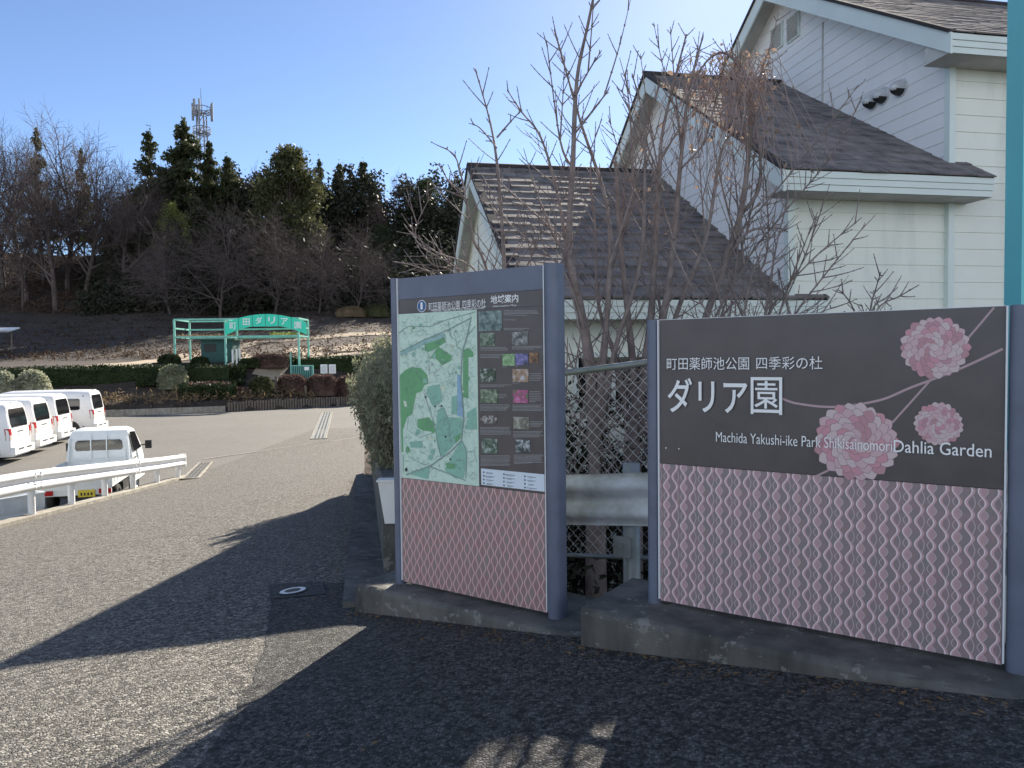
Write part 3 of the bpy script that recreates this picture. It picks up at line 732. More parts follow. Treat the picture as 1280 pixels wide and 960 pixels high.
M['oldgalv'] = plain('lichen_stained_steel', (.66, .69, .72), .6, .1, scale=3.2, c2=(.26, .28, .23), bump=.25, lo=.4, hi=.66)
mb.build('beam', 'oldgalv', gr, smooth=True)
for x in (.72, 2.7, -.6):
    mb = MB(); mb.tube([(x, goff+.09, -3.0), (x, goff+.09, ztg+.105*(x-tg)+.05)], .055, 12, cap=True); mb.build('post', 'galv', gr, smooth=True)
    mb = MB(); mb.box((x-.02, goff-.01, ztg-.47+.105*(x-tg)), (.12, .012, .13)); mb.tube([(x-.02, goff-.03, ztg-.46+.105*(x-tg)), (x-.02, goff, ztg-.46+.105*(x-tg))], .016, 8, cap=True); mb.build('bracket', 'galv', gr)

# ------------------------------------------------------------------ white guardrail on the left
wg = thing('white_guardrail', 'white painted steel guardrail along the left edge of the road', 'guardrail', (GX(12), 12, road_z(GX(12), 12)))
O = Vector(wg.location)
prof = [(0, 0), (.05, -.02), (.085, -.06), (.085, -.10), (.03, -.145), (.02, -.175), (.03, -.205), (.085, -.25), (.085, -.29), (.05, -.335), (0, -.35)]
YE = 20.5; gys = list(np.linspace(-4, YE, 60)); mb = MB(); n = len(prof)
def gtop_s(y): return road_z(GX(y), y)+float(np.interp(y, [-4, 13.5, YE], [.90, .90, .68]))
def gsc(y): return float(np.interp(y, [12, YE], [1.12, .92]))
for y in gys:
    for (a, z) in prof: mb.v.append(tuple(Vector((GX(y)+.02+a, y, gtop_s(y)+z*gsc(y)))-O))
for i in range(len(gys)-1):
    for j in range(n-1): k = i*n+j; mb.f.append((k, k+1, k+n+1, k+n)); mb.mi.append(0)
for y in np.arange(9.5, 20, 4.0):
    for dz in (-.05, -.12, -.24, -.31):
        for dy in (-.09, .09): mb.box(Vector((GX(y)+.10, y+dy, gtop_s(y)+dz))-O, (.03, .028, .028))
mb.build('beam', 'white', wg, smooth=60)
mb = MB(); ye = gys[-1]
for k in range(9):
    th = math.pi*k/8; c_ = Vector((GX(ye)-.03, ye, gtop_s(ye)))-O
    for z in (0.004, -.33): mb.v.append(tuple(c_+Vector((.115*math.cos(th), .13*math.sin(th), z))))
for k in range(8): mb.f.append((2*k, 2*k+1, 2*k+3, 2*k+2)); mb.mi.append(0)
mb.f.append(tuple(range(0, 18, 2))); mb.f.append(tuple(range(1, 18, 2))[::-1]); mb.mi += [0, 0]
mb.build('end_terminal', 'white', wg, smooth=40)
for y in [13.5+1.34*k for k in range(-12, 6)]:
    g = GX(y); mb = MB(); z0 = road_z(g, y)-.2
    mb.tube([Vector((g-.045, y, z0))-O, Vector((g-.045, y, gtop_s(y)-.03))-O], .062, 12, cap=True); mb.build('post', 'white', wg, smooth=40)

# ------------------------------------------------------------------ the gabled building
ZG = -2.9; A1 = Vector((-.78, 12.4, 0)); BRZ = math.atan2(.195, 1)
bld = thing('gabled_building', 'pale sided building of three stepped gables with brown tiled roofs', 'building', (A1.x, A1.y, ZG), BRZ)
def clip_rows(poly, z0, z1):
    def cut(P, z, keep_above):
        out = []
        for i in range(len(P)):
            a, b = P[i], P[(i+1) % len(P)]; ia = (a[1] >= z) == keep_above or a[1] == z; ib = (b[1] >= z) == keep_above or b[1] == z
            if ia: out.append(a)
            if ia != ib: t = (z-a[1])/(b[1]-a[1]); out.append((a[0]+t*(b[0]-a[0]), z))
        return out
    P = cut(poly, z0, True)
    return cut(P, z1, False) if len(P) > 2 else []
def lap_wall(mb, poly, o, u, nrm, pitch=.185, lift=.010, mi=0):
    """poly in (u,z); boards lapped outward along nrm"""
    o, u, nrm = Vector(o), Vector(u), Vector(nrm); zs = [p[1] for p in poly]; z = min(zs); k = 0
    while z < max(zs)-1e-4:
        P = clip_rows(poly, z, z+pitch)
        if len(P) > 2:
            v = [o+u*a+Vector((0, 0, b))+nrm*(lift*(1-(b-z)/pitch)+.001) for a, b in P]; mb.add(v, [tuple(range(len(v)))], mi)
            xs = [a for a, b in P if abs(b-z) < 1e-6]
            if len(xs) >= 2:
                a, b = min(xs), max(xs)
                mb.add([o+u*a+Vector((0, 0, z)), o+u*b+Vector((0, 0, z)), o+u*b+Vector((0, 0, z))+nrm*(lift+.001), o+u*a+Vector((0, 0, z))+nrm*(lift+.001)], [(0, 1, 2, 3)], mi)
        z += pitch
def roof_slope(mb, x0, x1, ridge, eave, seed, expo=.27, under=True, th0=.022, th1=.042):
    """ridge, eave: (y,z); individual tiles in courses"""
    rng = random.Random(seed); r, e = Vector((0, *ridge)), Vector((0, *eave)); d = (e-r); L = d.length; d /= L
    nrm = Vector((0, -d.z*(1 if d.y < 0 else -1), abs(d.y))).normalized()
    nrm = Vector((0, d.z, -d.y)); nrm = nrm if nrm.z > 0 else -nrm
    n = int(L/expo)+1
    for i in range(n):
        s0 = max(0, L-(i+1)*expo-.04); s1 = L-i*expo+.02*(i == 0); x = x0-rng.uniform(0, .2)*(i % 2)
        while x < x1:
            wd = rng.uniform(.16, .42); xa, xb = max(x, x0), min(x+wd-rng.uniform(.006, .016), x1); x += wd
            if xb-xa < .02: continue
            th = rng.uniform(th0, th1); j = rng.uniform(-.035, .02)*(th1/.042)
            lo_ = .008
            P = [r+d*s0+nrm*lo_, r+d*(s1+j)+nrm*(lo_+th*.2), r+d*(s1+j)+nrm*(lo_+th+.006), r+d*s0+nrm*(lo_+.012)]
            P = [p+Vector((xa, 0, 0)) for p in P]; D = Vector((xb-xa, 0, 0))
            mb.add(P+[p+D for p in P], [(3, 2, 6, 7), (1, 5, 6, 2), (0, 3, 7, 4)[::1], (0, 1, 2, 3), (4, 7, 6, 5)], 0)
    if under:
        P = [Vector((x0, 0, 0))+r, Vector((x0, 0, 0))+e]; t_ = nrm*-.06
        v = [P[0], P[1], P[1]+t_, P[0]+t_]; D = Vector((x1-x0, 0, 0)); mb.add(v+[p+D for p in v], [(0, 1, 5, 4), (2, 3, 7, 6), (1, 2, 6, 5), (0, 4, 7, 3), (0, 3, 2, 1), (4, 5, 6, 7)], 1)
wings = [  # rake x, roof right end, ridge y, ridge z, half depth, eave z, wall x0, wall x1, front wall y
    (0.10, 3.92, 0.0, 3.16, 4.18, .65, .36, 3.40, -3.72),
    (3.08, 5.88, -.323, 4.72, 4.25, 2.10, 3.40, 5.60, -4.12),
    (5.24, 13.2, -.359, 6.39, 4.23, 3.78, 5.60, 12.8, -4.14)]
front_wall = []
for k, (xr, xe, ry, rz, hd, ez, wx0, wx1, fy) in enumerate(wings):
    rz -= ZG; ez -= ZG; m_ = (rz-ez)/hd
    rf = MB(); roof_slope(rf, xr, xe, (ry, rz), (ry-hd, ez), 10+k, **({} if k == 0 else dict(expo=.20, th0=.009, th1=.018)))
    roof = rf.build('roof', ['tile', 'tiledark'], bld)
    rb = MB(); roof_slope(rb, xr, xe, (ry, rz), (ry+hd, ez), 20+k); o2 = rb.build('roof', ['tile', 'tiledark'], bld)
    rc = MB(); rc.tube([(xr-.02, ry, rz+.01), (xe, ry, rz+.01)], .07, 8, cap=True); rc.build('ridge_cap', 'tiledark', roof)
    bk = ry+hd-.6
    # gable wall
    wtop = lambda y: rz-.07-m_*abs(y-ry)
    g = MB(); poly = [(-bk, .0), (-fy, .0), (-fy, wtop(fy)), (-ry, wtop(ry)), (-bk, wtop(bk))]
    lap_wall(g, poly, (wx0, 0, 0), (0, -1, 0), (-1, 0, 0)); g.build('gable_wall', 'sidingw' if k else 'siding', bld)
    fw = MB(); top_ = wtop(fy) - .02
    lap_wall(fw, [(wx0+.07, 0), (wx1, 0), (wx1, top_), (wx0+.07, top_)], (0, fy, 0), (1, 0, 0), (0, -1, 0), .21); fw.build('front_wall', 'siding', bld)
    bw = MB(); bw.add([(wx0, bk, 0), (wx1, bk, 0), (wx1, bk, wtop(bk)), (wx0, bk, wtop(bk))], [(3, 2, 1, 0)]); bw.build('rear_wall', 'siding', bld)
    cb = MB(); cb.box((wx0+.025, fy-.012, top_/2), (.085, .09, top_)); cb.build('corner_board', 'fascia', bld)
    # eave fascia of three lapped strips, soffit, rake boards
    fa = MB(); ye = ry-hd
    for q in range(3): fa.box(((xr+xe)/2, ye+.012+.012*q, ez-.045-.075*q), (xe-xr, .03, .072))
    fa.build('eave_fascia', 'fascia', bld)
    sf = MB(); sf.add([(xr, ye+.03, ez-.235), (xe, ye+.03, ez-.235), (xe, fy, ez-.235), (xr, fy, ez-.235)], [(0, 1, 2, 3)])
    sf.add([(xr+.03, ye+.03, ez-.02), (xr+.03, fy+.0, ez-.02), (xr+.03, fy, ez-.235), (xr+.03, ye+.03, ez-.235)], [(0, 1, 2, 3)]); sf.build('soffit', 'soffit', bld)
    rk = MB()
    for s in (-1, 1):
        y2 = ry+s*hd
        P = [Vector((xr-.002, ry, rz-.0)), Vector((xr-.002, y2, ez)), Vector((xr-.002, y2, ez-.25)), Vector((xr-.002, ry, rz-.27))]
        rk.prism(P, (.028, 0, 0))
    rk.build('rake_board', 'fascia', bld)
    rs = MB()
    for s in (-1, 1):
        y2 = ry+s*(hd-.02)
        rs.add([(xr+.02, ry, rz-.085), (wx0, ry, rz-.085), (wx0, y2, ez-.085), (xr+.02, y2, ez-.085)], [(0, 1, 2, 3)])
        rs.prism([Vector((xr-.03, ry, rz+.0)), Vector((xr-.03, y2, ez+.0)), Vector((xr-.03, y2, ez+.05)), Vector((xr-.03, ry, rz+.05))], (.12, 0, 0), 1)
    rs.build('rake_soffit', ['soffit', 'tiledark'], bld)
BM = Matrix.Translation(Vector(bld.location)) @ Matrix.Rotation(BRZ, 4, 'Z'); BI = BM.inverted()
def on_gable(px, py, k):
    x = wings[k][6]; n = (BM.to_3x3() @ Vector((1, 0, 0))); p = hit(px, py, BM @ Vector((x, 0, 0)), n); return BI @ p
for (a, b_) in (((966, 47), (980, 47)), ((986, 34), (1001, 34))):
    p, q = on_gable(*a, 2), on_gable(*b_, 2); c_ = (p+q)/2; wy = abs(p.y-q.y)
    fr = MB(); fr.box((c_.x-.02, c_.y, c_.z), (.05, wy, .42)); f_ = fr.build('louvre_vent', 'fascia', bld)
    s_ = MB()
    for z in np.linspace(-.17, .17, 9): s_.box((c_.x-.05, c_.y, c_.z+z), (.02, wy*.86, .03), M4=Matrix.Rotation(R(35), 4, 'Y'))
    s_.build('slats', 'soffit', f_)
for px, py in ((1092, 127), (1105, 120), (1127, 110)):
    p = on_gable(px, py, 2); n_ = 16; mb = MB(); r_ = .105
    for j in range(9):
        th = R(90*j/8)
        for i in range(n_): ph = 2*math.pi*i/n_; mb.v.append((p.x-.01-.17*math.sin(th), p.y+r_*math.cos(ph)*math.cos(th), p.z+r_*math.sin(ph)*math.cos(th)))
    for j in range(8):
        for i in range(n_):
            mb.f.append((j*n_+i, (j+1)*n_+i, (j+1)*n_+(i+1) % n_, j*n_+(i+1) % n_)); mb.mi.append(1 if (math.sin(2*math.pi*(i+.5)/n_)*math.cos(R(90*(j+.5)/8)) < -.42) else 0)
    hv = mb.build('vent_hood', ['steel', 'black'], bld, smooth=60)
    m2 = MB(); m2.tube([(p.x+.02, p.y, p.z), (p.x-.022, p.y, p.z)], .125, 20, cap=True); m2.build('collar', 'steel', hv)
for k, ys_ in ((2, -1.55), (1, -2.0)):
    x = wings[k][6]; zt_ = wings[k][3]-ZG-.623*abs(ys_-wings[k][2])-.4; mb = MB(); mb.box((x-.012, ys_, zt_/2+1), (.012, .035, zt_-2)); mb.build('joint_strip', 'soffit', bld)
mb = MB(); x = 6.55; mb.tube([(x, wings[2][8]-.06, .1), (x, wings[2][8]-.06, wings[2][5]-ZG-.3)], .035, 8); mb.build('downpipe', 'fascia', bld, smooth=True)
mb = MB(); mb.box((7.05, wings[2][8]-.014, 3.2), (.035, .012, 6.0)); mb.build('joint_strip', 'soffit', bld)
# window of the low front wall seen between the trunks
p = BI @ hit(765, 430, BM @ Vector((0, wings[0][8], 0)), BM.to_3x3() @ Vector((0, 1, 0)))
wf = MB()
for dx_, dz_, sx, sz in ((0, .32, 1.0, .06), (0, -.32, 1.0, .06), (-.47, 0, .06, .6), (.47, 0, .06, .6), (0, 0, .05, .6)): wf.box((p.x+dx_, p.y-.025, p.z-.45+dz_), (sx, .05, sz))
wfo = wf.build('window_frame', 'fascia', bld); wp = MB(); wp.box((p.x, p.y-.016, p.z-.45), (.9, .01, .58)); wp.build('pane', 'glass', wfo)

# ------------------------------------------------------------------ foliage helpers
def leaf_quads(rng, P, size, aspect=.6, up=.0, jitter=.3):
    P = np.asarray(P, float); n = len(P); a = rng.normal(size=(n, 3)); a[:, 2] += up; a /= np.linalg.norm(a, axis=1, keepdims=True)+1e-9
    b = rng.normal(size=(n, 3)); b -= (a*b).sum(1, keepdims=True)*a; b /= np.linalg.norm(b, axis=1, keepdims=True)+1e-9
    c = np.cross(a, b); s = size*rng.uniform(1-jitter, 1+jitter, (n, 1)); b = b*s; c = c*s*aspect
    return np.stack([P-b, P-c*.9+b*.1, P+b, P+c*.9+b*.1], 1)
def rotv(rng, d, ang):
    d = d.normalized(); a = d.orthogonal().normalized(); b = d.cross(a); ph = rng.uniform(0, 2*math.pi)
    return (d*math.cos(ang)+(a*math.cos(ph)+b*math.sin(ph))*math.sin(ang)).normalized()
def grow(T, C, rng, p, d, L, r, lvl, mx, cfg):
    nseg = 5 if lvl == 0 else (4 if lvl < 3 else 2); pts = [p.copy()]; q = p.copy(); dd = d.copy(); dirs = [d.copy()]
    for i in range(nseg):
        dd = (dd+Vector((rng.gauss(0, cfg['wob']), rng.gauss(0, cfg['wob']), rng.gauss(0, cfg['wob'])+cfg['up']*(.4 if lvl else .1)))).normalized()
        q = q+dd*L/nseg; pts.append(q.copy()); dirs.append(dd.copy())
    r1 = r*(.5 if lvl < mx else .35)
    (T if lvl == 0 else C).tube(pts, [r+(r1-r)*i/nseg for i in range(nseg+1)], (7, 5, 4, 3, 3, 3)[min(lvl, 5)])
    if lvl >= mx: return
    nch = cfg['n'][lvl]
    for c in range(nch):
        t = cfg['t0'][min(lvl, 1)]+(1-cfg['t0'][min(lvl, 1)])*(c+rng.random())/nch; i = min(nseg-1, int(t*nseg)); f = t*nseg-i
        pp = pts[i].lerp(pts[i+1], f); nd = rotv(rng, dirs[i], R(rng.uniform(*cfg['ang'])))
        grow(T, C, rng, pp, nd, L*rng.uniform(*cfg['len'])*(1.25-.45*t), max(.013, (r+(r1-r)*t)*cfg['rr']), lvl+1, mx, cfg)
    if lvl: grow(T, C, rng, pts[-1], dirs[-1], L*.6, max(.01, r1*.8), lvl+1, mx, cfg)
    else:
        for _ in range(2): grow(T, C, rng, pts[-1], rotv(rng, dirs[-1], R(18)), L*.62, r1*.85, 1, mx, cfg)
CFG = dict(wob=.11, up=.10, n=(8, 6, 5, 4, 3), t0=(.30, .2), ang=(28, 60), len=(.48, .72), rr=.55)
CFGW = dict(wob=.14, up=.05, n=(9, 6, 5, 4, 3), t0=(.16, .12), ang=(35, 75), len=(.5, .8), rr=.5)
CFGU = dict(wob=.08, up=.14, n=(7, 5, 5, 4, 3), t0=(.45, .25), ang=(18, 42), len=(.45, .68), rr=.55)
def proto_bare(seed, H, r, cfg, mx=4):
    rng = random.Random(seed); T, C = MB(), MB(); grow(T, C, rng, Vector((0, 0, -.3)), Vector((rng.gauss(0, .04), rng.gauss(0, .04), 1)).normalized(), H*.55, r, 0, mx, cfg)
    hi = max(v[2] for v in C.v); k = H/hi
    for B in (T, C): B.v = [(a*k, b*k, c*k) for a, b, c in B.v]
    return T, C
def mesh_of(mb, mats, name):
    o = mb.build(name, mats); me = o.data; bpy.data.objects.remove(o); return me
PRO = {}
def reg(key, T, C, mt, mc): PRO[key] = (mesh_of(T, mt, 'trunk'), mesh_of(C, mc, 'crown'))
for i in range(3): reg('bare%d' % i, *proto_bare(40+i, 10, .2, CFG), 'barkfar', 'twig')
for i in range(2): reg('wide%d' % i, *proto_bare(60+i, 10, .16, CFGW), 'barkfar', 'twig')
reg('up0', *proto_bare(70, 10, .13, CFGU), 'barkfar', 'twig')
def proto_cedar(seed, H=10, wd=2.0, gap=.0, dens=1.0):
    rng = random.Random(seed); nr = np.random.default_rng(seed); T, C = MB(), MB()
    T.tube([(0, 0, -.3), (.05, 0, H*.5), (0, 0, H*.97)], [.17, .11, .02], 7); P = []
    z = H*.22
    while z < H*.99:
        t = (z-H*.22)/(H*.78); rad = wd*(1-t)**.85*rng.uniform(.7, 1.1)+.08; nb = int(rng.uniform(4, 7))
        for b in range(nb):
            if rng.random() < gap: continue
            ph = rng.uniform(0, 6.28); L = rad*rng.uniform(.6, 1.1); droop = rng.uniform(-.15, .35)
            tip = Vector((L*math.cos(ph), L*math.sin(ph), z-droop*L)); base = Vector((0, 0, z))
            T.tube([base, base.lerp(tip, .5)+Vector((0, 0, .06*L)), tip], [.03, .02, .008], 3)
            for s in np.linspace(.3, 1, max(2, int(L*4))):
                c = base.lerp(tip, s); n = int(34*dens); sd = .10+.10*s*min(1, L)
                P.append(np.array(c)+nr.normal(size=(n, 3))*np.array([sd, sd, sd*.7]))
        z += H*.035*rng.uniform(.8, 1.3)
    P.append(np.array((0, 0, H*.97))+nr.normal(size=(60, 3))*np.array([.1, .1, .25]))
    C.arr(leaf_quads(nr, np.concatenate(P), .15, .55)); return T, C
reg('cedar0', *proto_cedar(1, wd=3.0), 'barkfar', 'cedar'); reg('cedar1', *proto_cedar(2, wd=2.5, gap=.4, dens=.9), 'barkfar', 'cedar'); reg('cedar2', *proto_cedar(3, wd=2.7, gap=.15), 'barkfar', 'cedar')
def proto_broad(seed, H=10, wx=3.0, z0=.25, ncl=90, nl=70, ls=.13, sc_=.42):
    rng = random.Random(seed); nr = np.random.default_rng(seed); T, C = MB(), MB()
    T.tube([(0, 0, -.3), (.1, .05, H*.4), (0, 0, H*.8)], [.2, .15, .04], 7); P = []
    for k in range(ncl):
        u = rng.uniform(z0, 1); prof = math.sin(math.pi*min(1, ((u-z0)/(1-z0))*.82+.18))**.7; ph = rng.uniform(0, 6.28); rr = wx*prof*math.sqrt(rng.uniform(.25, 1))*rng.uniform(.8, 1.12)
        c = np.array([rr*math.cos(ph), rr*math.sin(ph), u*H-.3])
        if k % 2 == 0: T.tube([(0, 0, max(.8, u*H*.55)), tuple(c*np.array([.5, .5, .9])), tuple(c)], [.06, .035, .012], 3)
        s = sc_*rng.uniform(.7, 1.3); P.append(c+nr.normal(size=(int(nl*s/sc_), 3))*np.array([s, s, s*.6]))
    C.arr(leaf_quads(nr, np.concatenate(P), ls, .55)); return T, C
reg('broad0', *proto_broad(5, ncl=170, nl=90, ls=.17), 'barkfar', 'evergold'); reg('broad1', *proto_broad(6, wx=2.4, ncl=110), 'barkfar', 'ever'); reg('broad2', *proto_broad(7, wx=2.1, z0=.08, ncl=120), 'barkfar', 'brushdark')
reg('broad3', *proto_broad(8, wx=3.4, z0=.3, ncl=60, nl=60), 'barkfar', 'lime'); reg('broad4', *proto_broad(9, wx=2.0, z0=.12, ncl=130), 'barkfar', 'ever')
def tree(key, px, ytop, Y, name, label, cat='tree', group=None, wd=1.0, rz=None, ybase=None):
    x = xat(px, Y); zb = back_z(x, Y) if Y > 45 else ground_z(x, Y); top = at(px, ytop, Y).z; H = top-zb
    rng = random.Random(int(px*7+ytop)); r = rz if rz is not None else rng.uniform(0, 6.28)
    t = thing(name, label, cat, (x, Y, zb), r, group); s = H/10; t.scale = (s*wd, s*wd, s)
    link('trunk', PRO[key][0], t); link('crown', PRO[key][1], t); return t

# ------------------------------------------------------------------ trees on the hill
G1, G2, G3 = 'bare trees on the skyline', 'cedars and evergreens on the hill', 'bare trees at the foot of the wood'
tree('bare0', 8, 128, 104, 'bare_tree', 'tall bare tree at the far left end of the skyline', group=G1, wd=.8)
tree('cedar1', 55, 160, 112, 'conifer', 'thin conifer half hidden among the bare trees at far left', group=G2, wd=.55)
tree('bare1', 58, 165, 106, 'bare_tree', 'bare tree second from the left on the skyline', group=G1, wd=.7)
tree('bare2', 88, 136, 104, 'bare_tree', 'tallest bare tree left of the cedars with a rounded crown', group=G1, wd=.95)
tree('cedar1', 110, 185, 114, 'conifer', 'dim conifer top showing through the rounded bare crown', group=G2, wd=.5)
tree('wide0', 132, 176, 102, 'bare_tree', 'bare tree with leaning limbs just left of the ragged cedar', group=G1, wd=.8)
tree('broad3', 122, 250, 110, 'leafy_tree', 'yellow green leafy tree behind the leaning bare tree', group=G2, wd=.7)
tree('bare2', 160, 200, 106, 'bare_tree', 'slender bare tree beside the ragged cedar', group=G1, wd=.7)
tree('cedar1', 194, 164, 106, 'cedar_tree', 'ragged open cedar with gaps showing sky, leftmost tall cedar', group=G2, wd=.85)
tree('broad3', 222, 250, 101, 'leafy_tree', 'sunlit yellow green tree below the tall pointed cedar', group=G2, wd=.55)
tree('cedar0', 238, 151, 108, 'cedar_tree', 'tallest dense pointed cedar just left of the antenna mast', group=G2, wd=.95)
tree('cedar2', 269, 177, 110, 'cedar_tree', 'narrow cedar in front of the antenna mast', group=G2, wd=.6)
tree('cedar2', 291, 196, 110, 'cedar_tree', 'shorter cedar to the right of the antenna mast', group=G2, wd=.8)
tree('up0', 318, 195, 114, 'bare_tree', 'pale bare tree between the mast cedars and the big evergreen', group=G1, wd=.9)
tree('broad0', 366, 185, 106, 'evergreen_tree', 'big billowing olive green evergreen at the middle of the wood', group=G2, wd=.78)
tree('cedar1', 404, 199, 126, 'conifer', 'thin conifer right of the big billowing evergreen', group=G2, wd=.6)
tree('cedar2', 429, 205, 128, 'conifer', 'middle conifer of the three right of the big evergreen', group=G2, wd=.75)
tree('cedar2', 459, 202, 128, 'conifer', 'full topped conifer left of the lone bare skyline tree', group=G2, wd=.9)
tree('up0', 490, 209, 126, 'bare_tree', 'lone bare tree on the skyline between conifers and dark evergreens', group=G1, wd=1.1)
tree('broad4', 536, 222, 130, 'evergreen_tree', 'dark pointed evergreen left of the building roof', group=G2, wd=.9)
tree('broad4', 572, 236, 130, 'evergreen_tree', 'dark evergreen half hidden by the building gable', group=G2, wd=.9)
tree('broad4', 506, 262, 126, 'evergreen_tree', 'lower dark evergreen below the lone bare skyline tree', group=G2, wd=1.0)
tree('broad1', 480, 280, 117, 'evergreen_tree', 'shadowed evergreen behind the bare foot trees', group=G2, wd=1.0)
tree('broad1', 175, 285, 103, 'evergreen_tree', 'dark evergreen below the ragged cedar', group=G2, wd=1.2)
tree('broad2', 225, 300, 100, 'evergreen_tree', 'dark low evergreen below the pointed cedar', group=G2, wd=1.3)
tree('broad1', 315, 285, 117, 'evergreen_tree', 'shadowed evergreen behind the wide bare tree', group=G2, wd=1.2)
tree('broad2', 345, 305, 111, 'evergreen_tree', 'low dark evergreen right of the wide bare tree', group=G2, wd=1.5)
tree('broad1', 405, 280, 117, 'evergreen_tree', 'dark evergreen below the three conifers', group=G2, wd=1.0)
tree('broad2', 440, 310, 113, 'evergreen_tree', 'dark bushy evergreen at the foot of the conifers', group=G2, wd=1.3)
tree('broad2', 270, 300, 101, 'evergreen_tree', 'dark bushy evergreen under the antenna mast', group=G2, wd=1.2)
tree('broad2', 140, 310, 100, 'evergreen_tree', 'dark bush under the yellow green leafy tree', group=G2, wd=1.3)
tree('wide1', 277, 235, 93, 'bare_tree', 'wide spreading bare tree with a single trunk behind the green gate', group=G3, wd=.95)
tree('wide0', 345, 255, 94, 'bare_tree', 'grey bare tree right of the wide spreading one', group=G3, wd=.95)
tree('wide1', 400, 262, 94, 'bare_tree', 'grey bare tree below the thin conifer', group=G3, wd=.85, rz=2)
tree('wide0', 446, 268, 94, 'bare_tree', 'grey bare tree right end of the lower row', group=G3, wd=.8, rz=4)
tree('wide0', 215, 265, 95, 'bare_tree', 'dark bare tree below the ragged cedar', group=G3, wd=.9, rz=1)
tree('bare1', 30, 240, 98, 'bare_tree', 'small bare tree on the brown slope at far left', group=G3, wd=.6)
tree('bare2', 36, 146, 100, 'bare_tree', 'broad bare tree with dark limbs just right of the far left bare tree', group=G1, wd=.95, rz=.5)
tree('bare0', 72, 172, 98, 'bare_tree', 'bare tree with low forks standing on the brown slope', group=G1, wd=1.0, rz=3)
tree('bare1', 150, 188, 100, 'bare_tree', 'dark bare tree between the leaning bare tree and the ragged cedar', group=G1, wd=1.0, rz=5)
tree('bare2', 110, 158, 101, 'bare_tree', 'bare tree right of the rounded crown, with fine upright twigs', group=G1, wd=.9, rz=4)
nr = np.random.default_rng(13); P = []
for k in range(120):
    px = nr.uniform(150, 620); Y = nr.uniform(110, 122) if px < 400 else nr.uniform(122, 136); x = xat(px, Y); zb = back_z(x, Y)
    yt = np.interp(px, [150, 185, 230, 300, 400, 500, 620], [275, 250, 228, 232, 236, 236, 236])+nr.normal()*14; H = at(px, yt, Y).z-zb
    for c in range(54):
        u = nr.uniform(.05, 1); r = 2.6*(1-u**2.2)*math.sqrt(nr.uniform(.1, 1))+.2; ph = nr.uniform(0, 6.28)
        P.append(np.array([x+r*math.cos(ph), Y+r*math.sin(ph), zb+u*H])+nr.normal(size=(13, 3))*np.array([.55, .55, .45]))
mb = MB(); mb.arr(leaf_quads(nr, np.concatenate(P), .36, .55)); kind(mb.build('distant_wood', 'brushdark'), 'stuff')
P = []
for k in range(900):
    px = nr.uniform(-20, 170); Y = nr.uniform(97, 117); x = xat(px, Y); P.append(np.array([x, Y, back_z(x, Y)+.25])+nr.normal(size=(9, 3))*np.array([.6, .6, .25]))
mb = MB(); mb.arr(leaf_quads(nr, np.concatenate(P), .26, .35)); kind(mb.build('slope_brush', leafmat('brown_brush', (.075, .05, .038), (.14, .095, .065), .3)), 'stuff')
nr = np.random.default_rng(3)
P = []
for k in range(2600):
    px = nr.uniform(110, 600); Y = nr.uniform(95, 110); x = xat(px, Y); z = back_z(x, Y)+abs(nr.normal())*2.6*min(1, (px-90)/80)
    P.append(np.array([x, Y, z])+nr.normal(size=(16, 3))*np.array([.7, .7, .5]))
mb = MB(); mb.arr(leaf_quads(nr, np.concatenate(P), .32, .5)); kind(mb.build('undergrowth', 'brushdark'), 'stuff')

# antenna mast
X = xat(260, 128); ztop = at(260, 122, 128).z; z0 = hill(X, 128)
t = thing('antenna_mast', 'grey lattice antenna mast rising behind the cedars', 'mast', (X, 128, z0)); H = ztop-z0
mb = MB(); b0 = .85
for sx, sy in ((-1, -1), (1, -1), (1, 1), (-1, 1)): mb.bar((sx*b0, sy*b0, 0), (sx*b0*.7, sy*b0*.7, H-3), .16)
z = 0; k = 0
while z < H-4:
    for (a, b_) in (((-1, -1), (1, -1)), ((1, 1), (-1, 1)), ((1, -1), (1, 1)), ((-1, 1), (-1, -1))):
        w0, w1 = b0*(1-.3*z/(H-3)), b0*(1-.3*(z+1.6)/(H-3)); mb.bar((a[0]*w0, a[1]*w0, z), (b_[0]*w1, b_[1]*w1, z+1.6), .09); mb.bar((a[0]*w0, a[1]*w0, z), (b_[0]*w0, b_[1]*w0, z), .08)
    z += 1.6
mb.build('lattice', 'mast', t)
for zz, rr_ in ((H-2.6, 1.5), (H-6.0, 1.4)):
    mb = MB(); n_ = 12
    for i in range(n_):
        a, b_ = 2*math.pi*i/n_, 2*math.pi*(i+1)/n_
        for dz in (0, .9): mb.bar((rr_*math.cos(a), rr_*math.sin(a), zz+dz), (rr_*math.cos(b_), rr_*math.sin(b_), zz+dz), .10)
        mb.bar((rr_*math.cos(a), rr_*math.sin(a), zz), (rr_*math.cos(a), rr_*math.sin(a), zz+.9), .06); mb.bar((0, 0, zz), (rr_*math.cos(a), rr_*math.sin(a), zz), .09)
    mb.build('platform', 'mast', t)
for i in range(3):
    for s in (-.5, .5):
        a = 2*math.pi*i/3+.5+s*.5; mb = MB(); mb.box((1.75*math.cos(a), 1.75*math.sin(a), H-2.2), (.28, .28, 2.9), rz=a); mb.bar((1.4*math.cos(a), 1.4*math.sin(a), H-2), (1.75*math.cos(a), 1.75*math.sin(a), H-2), .1); mb.build('panel_antenna', 'mast', t)
mb = MB(); mb.tube([(0, 0, H-3), (0, 0, H+1.6)], [.09, .03], 6); mb.build('lightning_rod', 'mast', t)

